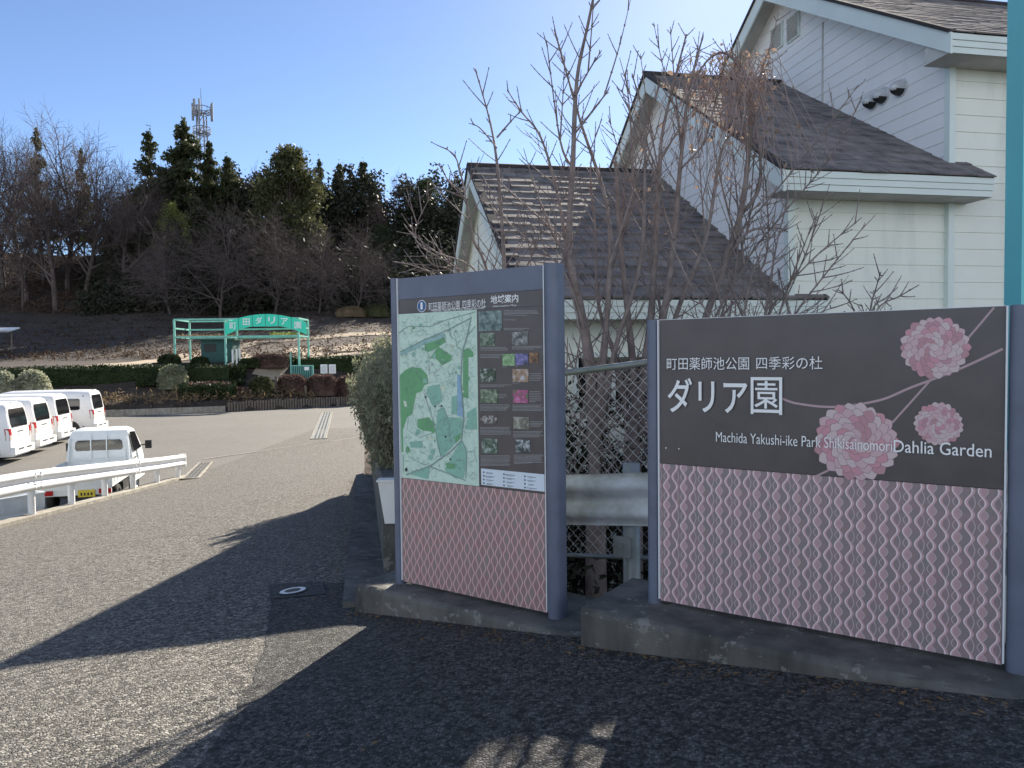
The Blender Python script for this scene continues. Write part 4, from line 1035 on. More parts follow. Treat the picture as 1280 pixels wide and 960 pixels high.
# ------------------------------------------------------------------ garden: paths, stubble, hedges, gate
def draped(name, mat, pts, lift=.05, n=10, zf=back_z, k='structure'):
    """pts: closed fan polygon (x,y) triangulated on a fine grid"""
    xs = [p[0] for p in pts]; ys = [p[1] for p in pts]; st = .5; mb = MB()
    def inside(x, y):
        c = False
        for i in range(len(pts)):
            (x1, y1), (x2, y2) = pts[i], pts[i-1]
            if (y1 > y) != (y2 > y) and x < (x2-x1)*(y-y1)/(y2-y1)+x1: c = not c
        return c
    idx = {}
    def vid(i, j):
        if (i, j) not in idx:
            x, y = min(xs)+i*st, min(ys)+j*st; idx[(i, j)] = len(mb.v); mb.v.append((x, y, zf(x, y)+lift))
        return idx[(i, j)]
    for i in range(int((max(xs)-min(xs))/st)+1):
        for j in range(int((max(ys)-min(ys))/st)+1):
            if inside(min(xs)+(i+.5)*st, min(ys)+(j+.5)*st): mb.f.append((vid(i, j), vid(i+1, j), vid(i+1, j+1), vid(i, j+1))); mb.mi.append(0)
    return kind(mb.build(name, mat), k)
def gpt(px, py):                                       # picture point -> garden ground
    d = ray(px, py)
    for Y in np.arange(48, 125, .1):
        if d.z*Y/d.y <= back_z(d.x*Y/d.y, Y): return (d.x*Y/d.y, Y)
    return (d.x*120/d.y, 120)
draped('garden_path', 'path', [gpt(*p) for p in ((322, 480), (352, 476), (360, 460), (385, 452), (440, 449), (500, 446), (500, 438), (430, 442), (350, 449), (312, 446), (300, 437), (330, 429), (400, 424), (500, 419), (500, 416), (400, 420), (318, 427), (286, 436), (296, 450), (318, 458))])
draped('flower_bed', plain('dark_bed_soil', (.06, .042, .032), .95, scale=2, bump=.8), [gpt(*p) for p in ((306, 440), (325, 432), (360, 428), (420, 426), (500, 422), (500, 436), (430, 440), (380, 447), (340, 447), (312, 444))], .045)
draped('garden_path', 'path', [gpt(*p) for p in ((352, 441), (366, 436), (392, 434), (404, 436), (392, 440), (420, 444), (398, 446), (368, 444))], .07)
draped('garden_path', 'path', [gpt(*p) for p in ((418, 434), (445, 431), (470, 430), (478, 435), (440, 440), (420, 440))], .07)
draped('garden_path', 'path', [gpt(*p) for p in ((0, 468), (130, 463), (200, 455), (290, 437), (290, 433), (200, 448), (120, 458), (0, 464))], .05)
P = []
for k in range(2600):
    px = nr.uniform(0, 520); Y = nr.uniform(60, 93); x = xat(px, Y); row = math.sin(Y*1.9+x*.12)
    if row < .1 and Y > 66: continue
    P.append(np.array([x, Y, back_z(x, Y)+.15])+nr.normal(size=(5, 3))*np.array([.25, .25, .13]))
mb = MB(); mb.arr(leaf_quads(nr, np.concatenate(P), .17, .35, up=-.5)); kind(mb.build('dry_stubble', leafmat('dry_stubble', (.05, .034, .026), (.11, .078, .054), 1), ), 'stuff')
P = []
for k in range(900):
    x = nr.uniform(-40, -14); d = nr.uniform(.4, 2.6); y = yback(x)+d; P.append(np.array([x, y, back_z(x, y)+.2])+nr.normal(size=(5, 3))*np.array([.1, .1, .2]))
mb = MB(); mb.arr(leaf_quads(nr, np.concatenate(P), .16, .22, up=0)); kind(mb.build('dry_grass', 'straw'), 'stuff')

def shell(name, label, cat, mat, fn, nu, nv, nleaf, ls, loc, rz=0, group=None, core='hedge'):
    """fn(u,v)->(p) closed surface; solid core of twigs plus leaves on its surface; one thing"""
    mb = MB(); nr = np.random.default_rng(abs(hash(label)) % 1000 if 0 else len(label)*7+int(abs(loc[0])*10)); rg = random.Random(len(label))
    for j in range(nv+1):
        for i in range(nu):
            p = Vector(fn(i/nu, j/nv)); mb.v.append(tuple(p*.96))
    for j in range(nv):
        for i in range(nu): mb.f.append((j*nu+i, j*nu+(i+1) % nu, (j+1)*nu+(i+1) % nu, (j+1)*nu+i)); mb.mi.append(0)
    U = nr.uniform(0, 1, (nleaf, 2)); P = np.array([fn(u, v) for u, v in U]); P *= nr.uniform(.93, 1.10, (nleaf, 1)); P[:, 2] += nr.normal(size=nleaf)*.04
    mb.arr(leaf_quads(nr, P, ls, .6))
    o = mb.build(name, mat, loc=loc, rz=rz); return tag(o, label, cat, group)
def dome_fn(rx, ry, h, sq=.75):
    def f(u, v):
        th = 2*math.pi*u; ph = v*math.pi/2; c = math.cos(ph)**sq; lump = 1+.05*math.sin(5*th+3)+.04*math.sin(9*th)
        return (rx*c*math.cos(th)*lump, ry*c*math.sin(th)*lump, h*math.sin(ph)**sq)
    return f
def box_fn(lx, ly, h, seed=0):
    def f(u, v):
        th = 2*math.pi*u; c, s = math.cos(th), math.sin(th); k = max(abs(c), abs(s)); wob = .05*math.sin(17*th+seed)+.04*math.sin(31*th)
        if v < .75: r = 1; z = h*v/.75
        else: r = 1-(v-.75)/.25; z = h+.05*math.sin(th*9)
        return (c/k*lx/2*r*(1-.02*(v > .7)), (s/k*ly/2+wob)*r, z)
    return f
def bank_at(px, py, Y): p = at(px, py, Y); return p
GD = 'clipped russet domes along the lot edge'
for px, py, rx, h, Y, lab in ((338, 503, 1.25, 2.15, 56, 'russet clipped dome beside the speckled shrub, farthest left of the four'), (365, 498, 1.02, 1.42, 53.2, 'russet clipped dome in front of the green gate leaf, second of four'), (402, 498, 1.05, 1.5, 53.8, 'russet clipped dome below the two white notices'), (438, 499, 1.05, 1.5, 54.6, 'russet clipped dome beside the grey olive bush, last of the four')):
    x = xat(px, Y); zb = back_z(x, Y); ht = at(px, py-(28 if Y < 55 else 34), Y).z
    shell('clipped_shrub', lab, 'shrub', 'russet', dome_fn(rx, rx*.9, max(.9, ht-zb), .55), 40, 14, 3800, .075, (x, Y, zb-.05), group=GD)
def bush(px, ptop, wpx, Y, mat, lab, sq=.7, ls=.08, nl=2200, name='shrub', n=0, grp=None):
    x = xat(px, Y); zb = back_z(x, Y); h = max(.6, at(px, ptop, Y).z-zb); rx = wpx/2*Y/FPX
    shell(name, lab, 'shrub', mat, dome_fn(rx, rx*.85, h, sq), 36, 12, nl, ls, (x, Y, zb-.05), group=grp)
bush(302, 486, 24, 50.6, 'russet', 'pinkish round clipped bush at the left end of the log edging')
bush(326, 473, 30, 51.6, 'evergold', 'speckled yellow green shrub with a pale top among the domes', ls=.11)
bush(314, 452, 36, 55.5, 'hedge', 'dark low shrub beside the white rope posts of the entrance', sq=.5)
bush(216, 458, 34, 50.6, 'olive', 'grey green cloud pruned bush on the bank left of the gate', ls=.1)
bush(212, 446, 26, 55, 'hedge', 'small dark bush under the left corner of the green gate frame')
bush(250, 447, 22, 54.5, 'hedge', 'dark round bush in front of the green ticket booth')
bush(40, 468, 44, 44.5, 'pale', 'silvery flowering bush behind the farthest white van', ls=.11, nl=3000)
bush(2, 470, 40, 43.5, 'pale', 'silvery bush at the far left behind the vans', ls=.11, nl=2500)
bush(440, 384, 36, 92, 'straw', 'tan dry grass clump at the top of the garden')
bush(472, 381, 34, 93, 'evergold', 'pale yellow green low shrub at the top edge of the garden')
def hedge(pa, pb, Ya, Yb, th, topa, lab, mat='hedge', ls=.09, nl=5000, name='hedge'):
    a = Vector((xat(pa, Ya), Ya, 0)); b = Vector((xat(pb, Yb), Yb, 0)); c = (a+b)/2; d = b-a; zb = min(back_z(a.x, a.y), back_z(b.x, b.y), back_z(c.x, c.y))-.1
    h = at((pa+pb)/2, topa, c.y).z-zb
    shell(name, lab, 'hedge', mat, box_fn(d.length, th, h), 120, 12, nl, ls, (c.x, c.y, zb), math.atan2(d.y, d.x))
hedge(-60, 292, 47.6, 53.6, 1.5, 460, 'long dark clipped hedge running along the bank above the vans', nl=9000)
hedge(366, 500, 57.5, 61, 1.2, 447.5, 'dark tall hedge behind the green gate leaf and two white notices', nl=5000)
hedge(228, 292, 49.8, 50.8, 2.2, 481, 'low dark hedge with a russet top at the corner of the lot', 'hedge', nl=3000)
hedge(238, 286, 50.0, 50.7, 1.5, 479.5, 'thin russet hedge growing over the low dark hedge at the lot corner', 'russet', nl=1500)
hedge(176, 300, 50.5, 53.0, 1.6, 477, 'dark lower hedge stepping down the bank beside the lot corner', nl=3000)
# log edging of the lot: one fence of upright logs
le = thing('log_edging', 'row of short upright logs edging the far side of the lot', 'edging', (-15, 51, -3.35))
mb = MB(); x = -18.6; rg = random.Random(4)
while x < -7.5:
    y = yback(x)+.05; mb.tube([(x+15, y-51, -.2), (x+15, y-51, .62+rg.uniform(-.05, .04))], .075, 6, cap=True); x += .15
mb.build('logs', 'wood', le)
mb = MB(); x0_, x1_ = -40, -18.8
for i in range(20):
    xa = x0_+(x1_-x0_)*i/20; xb = x0_+(x1_-x0_)*(i+1)/20
    mb.bar((xa, yback(xa)+.02, -3.2), (xb, yback(xb)+.02, -3.2), .16, .42)
tag(mb.build('lot_kerb', 'kerb2'), 'pale concrete kerb under the bank behind the vans', 'kerb')
for i, (px, lab) in enumerate(((344, 'short dark wooden post beside the speckled shrub'), (381, 'short wooden post between the second and third russet domes'), (421, 'short wooden post between the third and last russet domes'))):
    x = xat(px, 52.6); z = back_z(x, 52.6); mb = MB(); mb.tube([(0, 0, -.1), (0, 0, 1.25 if i == 0 else .8)], .09, 8, cap=True); tag(mb.build('wooden_post', 'wood', loc=(x, 52.6, z)), lab, 'post', 'wooden posts among the domes')

# green pergola gate with arched sign
GYf, GYb = 55.5, 58.6
def gp(px, py, Y=GYf): return at(px, py, Y)
base = Vector((gp(303, 440).x, GYf, hill(gp(303, 440).x, GYf))); t = thing('pergola_gate', 'faded green steel entrance frame with an arched bright green name sign', 'gate', base)
zt_ = gp(303, 398.5).z-base.z; zm_ = gp(303, 420.5).z-base.z; L_ = lambda px, Y=GYf: xat(px, Y)-base.x
xs_f = [L_(219), L_(282.5), L_(374)]; xs_b = [L_(238, GYb), L_(297, GYb), L_(386, GYb)]; dpt = GYb-GYf
for x in xs_f: mb = MB(); mb.bar((x, 0, -.8), (x, 0, zt_), .13); mb.build('post', 'gate', t)
for x in xs_b: mb = MB(); mb.bar((x, dpt, -.8), (x, dpt, zt_), .13); mb.build('post', 'gate', t)
for z, nm in ((zt_, 'top_beam'), (zm_, 'lower_beam'), ((zt_*.5+zm_*.5), 'middle_beam')):
    for (xs, y) in ((xs_f, 0), (xs_b, dpt)):
        if nm == 'middle_beam' and y == 0: xs = xs[:1]+[xs[0]+.1]
        mb = MB(); mb.bar((xs[0], y, z), (xs[-1], y, z), .11, .12); mb.build(nm, 'gate', t)
    for a, b_ in zip(xs_f, xs_b):
        mb = MB(); mb.bar((a, 0, z+.002), (b_, dpt, z+.002), .10, .11); mb.build('cross_beam', 'gate', t)
# arched sign board
xa, xb = L_(283), L_(384); N = 28; yS = -.12
top = lambda s: gp(303, 404).z-base.z+(gp(303, 393).z-gp(303, 404).z)*(1-(2*s-1)**2)
bot = lambda s: gp(303, 419).z-base.z+(gp(303, 408.5).z-gp(303, 419).z)*min(1, (1-(2*s-1)**2)*1.15)
mb = MB()
for i in range(N+1):
    s = i/N; x = xa+(xb-xa)*s
    for y in (yS, yS+.08): mb.v += [(x, y, bot(s)), (x, y, top(s))]
for i in range(N):
    k = 4*i; mb.f += [(k, k+4, k+5, k+1), (k+2, k+3, k+7, k+6), (k+1, k+5, k+7, k+3), (k, k+2, k+6, k+4)]; mb.mi += [0]*4
mb.f += [(0, 1, 3, 2), (4*N, 4*N+2, 4*N+3, 4*N+1)]; mb.mi += [0, 0]
sb = mb.build('arched_sign', 'signgreen', t)
for i, ch in enumerate('町田ダリア園'):
    s = (.10, .265, .42, .58, .735, .90)[i]; x = xa+(xb-xa)*s; zc = (top(s)+bot(s))/2; h = .25
    put_text(ch, x-h, x+h, zc-h, zc+h, yS-.012, sb, bold=.01)
mb = MB()
for s in (.17, .34, .5, .66, .82): x = xa+(xb-xa)*s; mb.box((x, yS-.004, (top(s)+bot(s))/2), (.03, .012, top(s)-bot(s)))
mb.build('seam', 'darkgreen', sb)
P = np.array([[nr.uniform(xs_f[0], xs_f[1]), nr.uniform(0, dpt), zm_+.12] for _ in range(500)])+nr.normal(size=(500, 3))*np.array([0, 0, .05])
mb = MB(); mb.arr(leaf_quads(nr, P, .09, .3)); tag(mb.build('creeper', 'straw', loc=base), 'dry creeper stems lying along the left bay of the green gate frame', 'creeper')
P = np.array([[nr.uniform(L_(334), L_(368)), nr.uniform(0, dpt), zm_+.16] for _ in range(260)])+nr.normal(size=(260, 3))*np.array([.1, .1, .08])
mb = MB(); mb.arr(leaf_quads(nr, P, .10, .5)); tag(mb.build('creeper', 'lime', loc=base), 'yellow leafed creeper under the arched green sign', 'creeper')
# gate leaf with a notice
p0 = gp(364, 472, 54.6); gz = back_z(p0.x, 54.6); t = thing('gate_leaf', 'green barred gate leaf standing open beside the russet domes', 'gate', (p0.x, 54.6, gz))
w_ = xat(391, 54.6)-p0.x; zt2 = gp(378, 457, 54.6).z-gz; zb2 = gp(378, 478, 54.6).z-gz
mb = MB(); mb.bar((0, 0, zt2), (w_, 0, zt2), .07); mb.bar((0, 0, zb2), (w_, 0, zb2), .07)
for x in (0, w_): mb.bar((x, 0, min(-.1, zb2)), (x, 0, zt2+(.0 if x else 1.0)), .08)
mb.build('frame', 'gate', t); mb = MB()
for k in range(1, 12): mb.bar((w_*k/12, 0, zb2), (w_*k/12, 0, zt2), .03)
mb.build('bars', 'gate', t); mb = MB(); mb.box((w_/2, .05, (zt2+zb2)/2), (w_*.98, .02, (zt2-zb2)*.96)); mb.build('panel', 'darkgreen', t)
mb = MB(); mb.box((w_*.72, -.05, zt2-.22), (.34, .01, .26)); tag(mb.build('notice', 'letter', loc=(p0.x, 54.6, gz)), 'small white notice tied to the green gate leaf', 'notice')
# notice board
p0 = gp(403, 461, 55.2); gz = back_z(p0.x, 55.2)
for k, (pa, lab) in enumerate(((400.5, 'left white notice of the pair in front of the tall dark hedge'), (411, 'right white notice of the pair in front of the tall dark hedge'))):
    a = gp(pa, 455.5, 55.2); b_ = gp(pa+8.8, 466.8, 55.2); tt = thing('notice_board', lab, 'notice', (a.x, 55.2, gz), group='white notices by the gate')
    mb = MB(); mb.box(((b_.x-a.x)/2, 0, (a.z+b_.z)/2-gz), (b_.x-a.x, .03, a.z-b_.z)); mb.build('sheet', 'white', tt)
    mb = MB(); mb.bar(((b_.x-a.x)/2, .04, -.1), ((b_.x-a.x)/2, .04, a.z-gz), .05); mb.build('post', 'wood', tt)
    mb = MB()
    for r_ in range(7): mb.box(((b_.x-a.x)/2, -.019, a.z-gz-.12-r_*.075), ((b_.x-a.x)*(.7 if r_ % 3 else .5), .004, .022))
    mb.build('print', plain('notice_ink_%d' % k, (.35, .36, .38), .6), tt)
# ticket booth and rope posts
p0 = gp(252, 446, 57.2); t = thing('ticket_booth', 'small dark green booth with a flat roof under the gate frame', 'booth', (p0.x+1.5, 57.2, hill(p0.x, 57.2)-.1))
mb = MB(); mb.box((0, 0, .85), (2.4, 1.6, 1.7)); mb.build('walls', 'booth', t)
mb = MB(); mb.box((0, 0, 1.75), (2.8, 2.0, .09)); mb.build('roof', 'booth', t); mb = MB(); mb.box((-.5, -.81, 1.15), (.9, .03, .6)); mb.build('window', 'black', t)
for k, px in enumerate((291, 296, 300)):
    p_ = gp(px, 450, 54.2+.4*k); z_ = back_z(p_.x, 54.2+.4*k); mb = MB(); mb.tube([(0, 0, -.3), (0, 0, at(px, 437-k, 54.2).z-z_)], .07, 8, cap=True)
    tag(mb.build('white_post', 'white', loc=(p_.x, 54.2+.4*k, z_)), ('leftmost', 'middle', 'rightmost')[k]+' of the three white posts at the entrance below the green gate', 'post', 'white entrance posts')
# small roof at the left edge
a = at(-14, 410, 66); t = thing('shelter', 'small shelter with a pale corrugated roof at the far left edge', 'shelter', (a.x, 66, hill(a.x, 66)))
mb = MB(); zr = a.z-hill(a.x, 66)
for k in range(24): mb.tube([(-1.5+k*.16, -.8, zr-.35), (-1.5+k*.16, .8, zr)], .09, 5)
mb.build('roof', 'white', t)
for x in (-1.3, 2.0): mb = MB(); mb.bar((x, 0, -.1), (x, 0, zr-.2), .1); mb.build('post', 'wood', t)

# ------------------------------------------------------------------ vehicles
def interp(z, tab): return float(np.interp(z, [a for a, b in tab], [b for a, b in tab]))
def wheel(parent, x, y, r, wd):
    mb = MB(); s = 1 if y > 0 else -1
    prof = [(r*.62, -wd/2), (r*.93, -wd/2), (r, -wd*.32), (r, wd*.32), (r*.93, wd/2), (r*.62, wd/2)]; n = 24
    for i in range(n):
        th = 2*math.pi*i/n
        for (q, o) in prof: mb.v.append((q*math.cos(th), o, q*math.sin(th)))
    k = len(prof)
    for i in range(n):
        for j in range(k-1): mb.f.append((i*k+j, i*k+j+1, ((i+1) % n)*k+j+1, ((i+1) % n)*k+j)); mb.mi.append(0)
    wo = mb.build('wheel', 'rubber', parent, smooth=40, loc=(x, y, r))
    rm = MB(); yo = s*wd*.42; n = 20
    for i in range(n):
        th = 2*math.pi*i/n
        for q, o in ((r*.64, yo), (r*.56, yo-s*.03), (r*.28, yo-s*.05), (r*.22, yo-s*.01), (.01, yo)): rm.v.append((q*math.cos(th), o, q*math.sin(th)))
    for i in range(n):
        for j in range(4): rm.f.append((i*5+j, i*5+j+1, ((i+1) % n)*5+j+1, ((i+1) % n)*5+j)); rm.mi.append(0)
    rm.build('rim', 'rim', wo, smooth=40)
def make_van():
    t = thing('van', 'v', 'van'); Ln = 4.84; W2 = .94
    sec = [(.22, .80), (.34, .90), (.55, .935), (1.0, .94), (1.25, .925), (1.75, .86), (1.93, .80), (2.03, .68), (2.085, .40), (2.10, 0)]
    stn = [(0, .94, 0, 2.04), (.03, .985, .2, 2.07), (.10, 1, 1, 2.10), (.9, 1, 1, 2.115), (2.4, 1, 1, 2.115), (3.5, 1, 1, 2.10), (3.85, 1, 1, 2.03), (4.15, .99, 1, 1.80), (4.45, .97, 1, 1.42), (4.62, .95, 1, 1.13), (4.76, .92, 1, .95), (4.82, .88, 1, .80), (4.84, .82, 1, .55)]
    rear = lambda z: .16*max(0, z-1.0)**1.1
    mb = MB(); ns = len(sec)
    for (x, wq, rq, zt) in stn:
        ring = []
        for sgn in (-1, 1):
            pts = sec if sgn < 0 else sec[-2::-1]
            for (z, hw) in pts:
                zz = .22+(z-.22)*(zt-.22)/(2.10-.22); ring.append((x+rear(zz)*max(0, 1-x/1.2), sgn*hw*wq*W2/.94, zz))
        mb.v += ring
    k = 2*ns-1
    for i in range(len(stn)-1):
        for j in range(k-1): mb.f.append((i*k+j, i*k+j+1, (i+1)*k+j+1, (i+1)*k+j)); mb.mi.append(0)
        mb.f.append((i*k+k-1, i*k, (i+1)*k, (i+1)*k+k-1)); mb.mi.append(0)
    for j in range(ns-1): mb.f.append((j, k-1-j, k-2-j, j+1) if j < ns-2 else (j, k-1-j, j+1)); mb.mi.append(0)
    o_ = (len(stn)-1)*k
    for j in range(ns-1): mb.f.append((o_+j, o_+j+1, o_+k-2-j, o_+k-1-j) if j < ns-2 else (o_+j, o_+j+1, o_+k-1-j)); mb.mi.append(0)
    body = mb.build('body', 'carwhite', t, smooth=32)
    hw = lambda z: interp(z, sec)
    def side(x0, x1, z0, z1, name, mat, sgn, parent=t, off=.004):
        m_ = MB(); nz = 5; r = .06
        outl = [(x0+r, z0), (x1-r, z0), (x1, z0+r), (x1, z1-r), (x1-r, z1), (x0+r, z1), (x0, z1-r), (x0, z0+r)]
        zs = sorted({z0, z0+r, z1-r, z1, (z0+z1)/2})
        for z in zs:
            ins = r if z in (z0, z1) else 0
            m_.v += [(x0+ins, sgn*(hw(z)+off), z), (x1-ins, sgn*(hw(z)+off), z)]
        for i in range(len(zs)-1): m_.f.append((2*i, 2*i+1, 2*i+3, 2*i+2) if sgn < 0 else (2*i, 2*i+2, 2*i+3, 2*i+1)); m_.mi.append(0)
        return m_.build(name, mat, parent)
    for s in (-1, 1):
        side(.55, 1.75, 1.20, 1.72, 'side_window', 'glass', s); side(1.83, 3.0, 1.20, 1.72, 'side_window', 'glass', s); side(3.15, 3.95, 1.16, 1.70, 'side_window', 'glass', s)
        for x in (.42, 1.79, 3.07): side(x, x+.012, .42, 1.85, 'panel_gap', 'black', s, off=.002)
        side(.3, 4.6, .30, .36, 'sill_strip', 'black', s, off=.003)
        m_ = MB(); m_.box((4.05, s*1.04, 1.25), (.10, .16, .22)); m_.bar((4.1, s*.92, 1.2), (4.06, s*1.0, 1.2), .04); m_.build('mirror', 'black', t)
        for (z0, z1, nm, mt) in ((.98, 1.20, 'tail_lamp', 'red'), (.80, .975, 'tail_lamp', 'amber')):
            m_ = MB(); y0, y1 = s*.80, s*.945
            m_.add([(rear(z0)-.012, s*.78, z0), (rear(z0)-.006, s*.915, z0), (rear(z0)+.14, s*(hw(z0)+.008), z0), (rear(z1)-.012, s*.78, z1), (rear(z1)-.006, s*.91, z1), (rear(z1)+.14, s*(hw(z1)+.008), z1)],
                   [(0, 1, 4, 3), (1, 2, 5, 4)]); m_.build(nm, mt, t)
        for wx in (.95, 3.75):
            wheel(t, wx, s*.83, .335, .2); m_ = MB(); n = 22
            for i in range(n+1):
                th = math.pi*i/n; m_.v += [(wx+.40*math.cos(th), s*(.9385), .335+.40*math.sin(th)), (wx, s*.9385, .335)]
            # dark arch
            a_ = MB(); a_.add([(wx+.39*math.cos(math.pi*i/n-.25+.5*i/n), s*.9425, max(.24, .335+.39*math.sin(math.pi*i/n-.25+.5*i/n))) for i in range(n+1)], [tuple(range(n+1))]); a_.build('wheel_arch', 'black', t)
    def rearp(y0, y1, z0, z1, name, mat, off=.006, taper=0):
        m_ = MB(); zs = np.linspace(z0, z1, 5)
        for z in zs:
            q = 1-taper*(z-z0)/(z1-z0); ins = .05 if z in (zs[0], zs[-1]) and z1-z0 > .3 and y1-y0 > .3 else 0; m_.v += [(rear(z)-off, y0*q+ins, z), (rear(z)-off, y1*q-ins, z)]
        for i in range(4): m_.f.append((2*i, 2*i+2, 2*i+3, 2*i+1)); m_.mi.append(0)
        return m_.build(name, mat, t)
    rearp(-.74, .74, 1.22, 1.86, 'rear_window', 'glass', taper=.05); rearp(-.20, .20, .88, 1.02, 'number_plate', 'white', .012); rearp(-.26, .26, 1.04, 1.08, 'handle', 'black', .01)
    for y_ in (-.79, .78): rearp(y_, y_+.012, .60, 2.0, 'hatch_gap', 'black', .003)
    rearp(-.79, .79, .58, .592, 'hatch_gap', 'black', .003); rearp(-.05, .62, 1.225, 1.245, 'wiper', 'black', .02)
    m_ = MB(); m_.box((-.05, 0, .43), (.16, 1.74, .26)); bp = m_.build('bumper', 'carwhite', t); 
    for q_ in (-.35, .35): m_ = MB(); m_.box((-.135, q_, .47), (.012, .45, .05)); m_.build('reflector', 'black', bp)
    m_ = MB(); m_.box((.22, 0, 2.075), (.10, .5, .04)); m_.build('stop_lamp', 'carwhite', t)
    m_ = MB()
    q = [(4.06, .78, 1.78), (4.06, -.78, 1.78), (4.52, -.84, 1.26), (4.52, .84, 1.26)]; m_.add([(a+.012, b, c+.012) for a, b, c in q], [(0, 3, 2, 1)]); m_.build('windscreen', 'glass', t)
    m_ = MB(); m_.box((2.4, 0, .26), (4.2, 1.5, .1)); m_.build('underbody', 'black', t)
    return t
van = make_van()
vd = Vector((-math.cos(R(14)), -math.sin(R(14)), 0)); vs = Vector((-.242, .970, 0))
vlabels = ['white van nearest the road, cut by the left edge of the picture', 'white van second from the front of the parked row', 'white van third in the parked row', 'white van farthest back, showing its whole dark side window']
corner = [(9, 25.2), (41, 27.6), (69, 30.3), (114.5, 33.6)]
for i, ((px, Y), lab) in enumerate(zip(corner, vlabels)):
    v_ = van if i == 0 else dup(van)
    c_ = Vector((xat(px, Y), Y, 0))+vs*.92; v_.location = (c_.x, c_.y, Lz(c_.x, c_.y)+.002); v_.rotation_euler.z = math.atan2(vd.y, vd.x)
    tag(v_, lab, 'van', 'white vans parked side by side')
def make_truck():
    t = thing('small_truck', 't', 'truck')
    Wd = .70                                           # half width of the bed
    m_ = MB(); m_.box((.97, 0, .62), (1.94, 1.40, .08)); m_.build('bed_floor', 'truckwhite', t)
    for s in (-1, 1):
        m_ = MB(); m_.box((.97, s*.69, .80), (1.94, .03, .29))
        for k in range(6): m_.box((.16+k*.32, s*.708, .80), (.05, .014, .25))
        m_.box((.97, s*.70, .945), (1.94, .05, .03)); m_.build('side_gate', 'truckwhite', t)
    m_ = MB(); m_.box((0, 0, .80), (.03, 1.40, .29)); m_.box((-.01, 0, .945), (.05, 1.40, .03))
    for k in range(5): m_.box((-.02, -.56+k*.28, .80), (.014, .05, .25))
    tg = m_.build('tailgate', 'truckwhite', t)
    m_ = MB(); m_.box((.01, 0, .50), (.05, 1.36, .16)); rp = m_.build('rear_panel', 'truckwhite', t)
    for s in (-1, 1):
        m_ = MB(); m_.box((-.025, s*.56, .50), (.04, .24, .11)); m_.build('tail_lamp', 'red', t)
    m_ = MB(); m_.box((-.03, -.2, .46), (.02, .33, .165)); pl = m_.build('number_plate', 'yellow', t)
    m_ = MB()
    for k in range(4): m_.box((-.043, -.30+k*.066, .445), (.004, .03, .07))
    m_.build('plate_marks', 'black', pl)
    # cab: side outline lofted across a slightly narrowing width
    prof = [(1.98, .35), (1.98, .9), (2.0, 1.55), (2.06, 1.72), (2.2, 1.775), (2.6, 1.775), (2.78, 1.70), (3.05, 1.25), (3.2, .95), (3.28, .7), (3.28, .35)]
    hw = lambda z: interp(z, [(.3, .735), (.95, .735), (1.2, .72), (1.6, .635), (1.72, .60), (1.78, .52)])
    m_ = MB(); n = len(prof)
    for s in (-1, -.93, .93, 1):
        for (x, z) in prof:
            k_ = 1 if abs(s) < 1 else .0; m_.v.append((x if abs(s) < 1 else 2.6+(x-2.6)*.985, s*hw(z), z if abs(s) < 1 or z < .5 else z-.012))
    for r_ in range(3):
        for j in range(n): m_.f.append((r_*n+j, r_*n+(j+1) % n, (r_+1)*n+(j+1) % n, (r_+1)*n+j)); m_.mi.append(0)
    m_.f.append(tuple(range(n))[::-1]); m_.f.append(tuple(3*n+j for j in range(n))); m_.mi += [0, 0]
    cab = m_.build('cab', 'truckwhite', t, smooth=35)
    m_ = MB(); m_.box((1.973, 0, 1.16), (.012, 1.16, .66)); m_.box((1.968, 0, 1.0), (.01, 1.0, .02)); m_.build('back_panel', 'truckwhite', t)
    m_ = MB(); xw = 1.960; m_.add([(xw, -.48, 1.22), (xw, .48, 1.22), (xw, .52, 1.28), (xw, .50, 1.45), (xw, .45, 1.49), (xw, -.45, 1.49), (xw, -.50, 1.45), (xw, -.52, 1.28)], [tuple(range(8))]); rw = m_.build('rear_window', 'glass', t)
    m_ = MB()
    for y in (-.17, .17): m_.bar((1.94, y, .95), (1.945, y, 1.62), .025)
    m_.build('guard_bars', 'truckwhite', t)
    m_ = MB()
    m_.bar((1.93, -.66, .95), (1.93, -.62, 1.55), .035); m_.bar((1.93, .66, .95), (1.93, .62, 1.55), .035); m_.bar((1.93, -.66, 1.0), (1.93, .66, 1.0), .03); m_.build('headboard', 'truckwhite', t)
    for s in (-1, 1):
        m_ = MB(); P = [(2.12, 1.15), (2.98, 1.15), (2.74, 1.62), (2.18, 1.66)]; m_.add([(x, s*(hw(z)+.006), z) for x, z in P], [tuple(range(4))[::s]]); m_.build('side_window', 'glass', t)
        m_ = MB()
        for x in (2.06, 3.02): m_.add([(x, s*(hw(z)+.004), z) for z in (.5, .8, 1.15)]+[(x+.012, s*(hw(z)+.004), z) for z in (1.15, .8, .5)], [tuple(range(6))])
        m_.build('door_gap', 'black', t)
        m_ = MB(); m_.box((2.2, s*.742, .98), (.13, .02, .035)); m_.build('door_handle', 'black', t)
        m_ = MB(); m_.box((2.98, s*.90, 1.22), (.06, .15, .22)); m_.bar((3.0, s*.70, 1.2), (2.98, s*.86, 1.22), .03); m_.build('mirror', 'black', t)
        for wx in (.62, 2.55): wheel(t, wx, s*.62, .27, .15)
        m_ = MB(); m_.box((1.3, s*.55, .42), (.5, .28, .2)); m_.build('side_box', 'black', t)
    m_ = MB(); m_.box((1.5, 0, .42), (2.9, .7, .14)); m_.build('chassis', 'black', t)
    m_ = MB(); m_.add([(2.80, -.60, 1.68), (2.80, .60, 1.68), (3.06, .68, 1.26), (3.06, -.68, 1.26)], [(0, 3, 2, 1)]); m_.v = [(a+.014, b, c+.008) for a, b, c in m_.v]; m_.build('windscreen', 'glass', t)
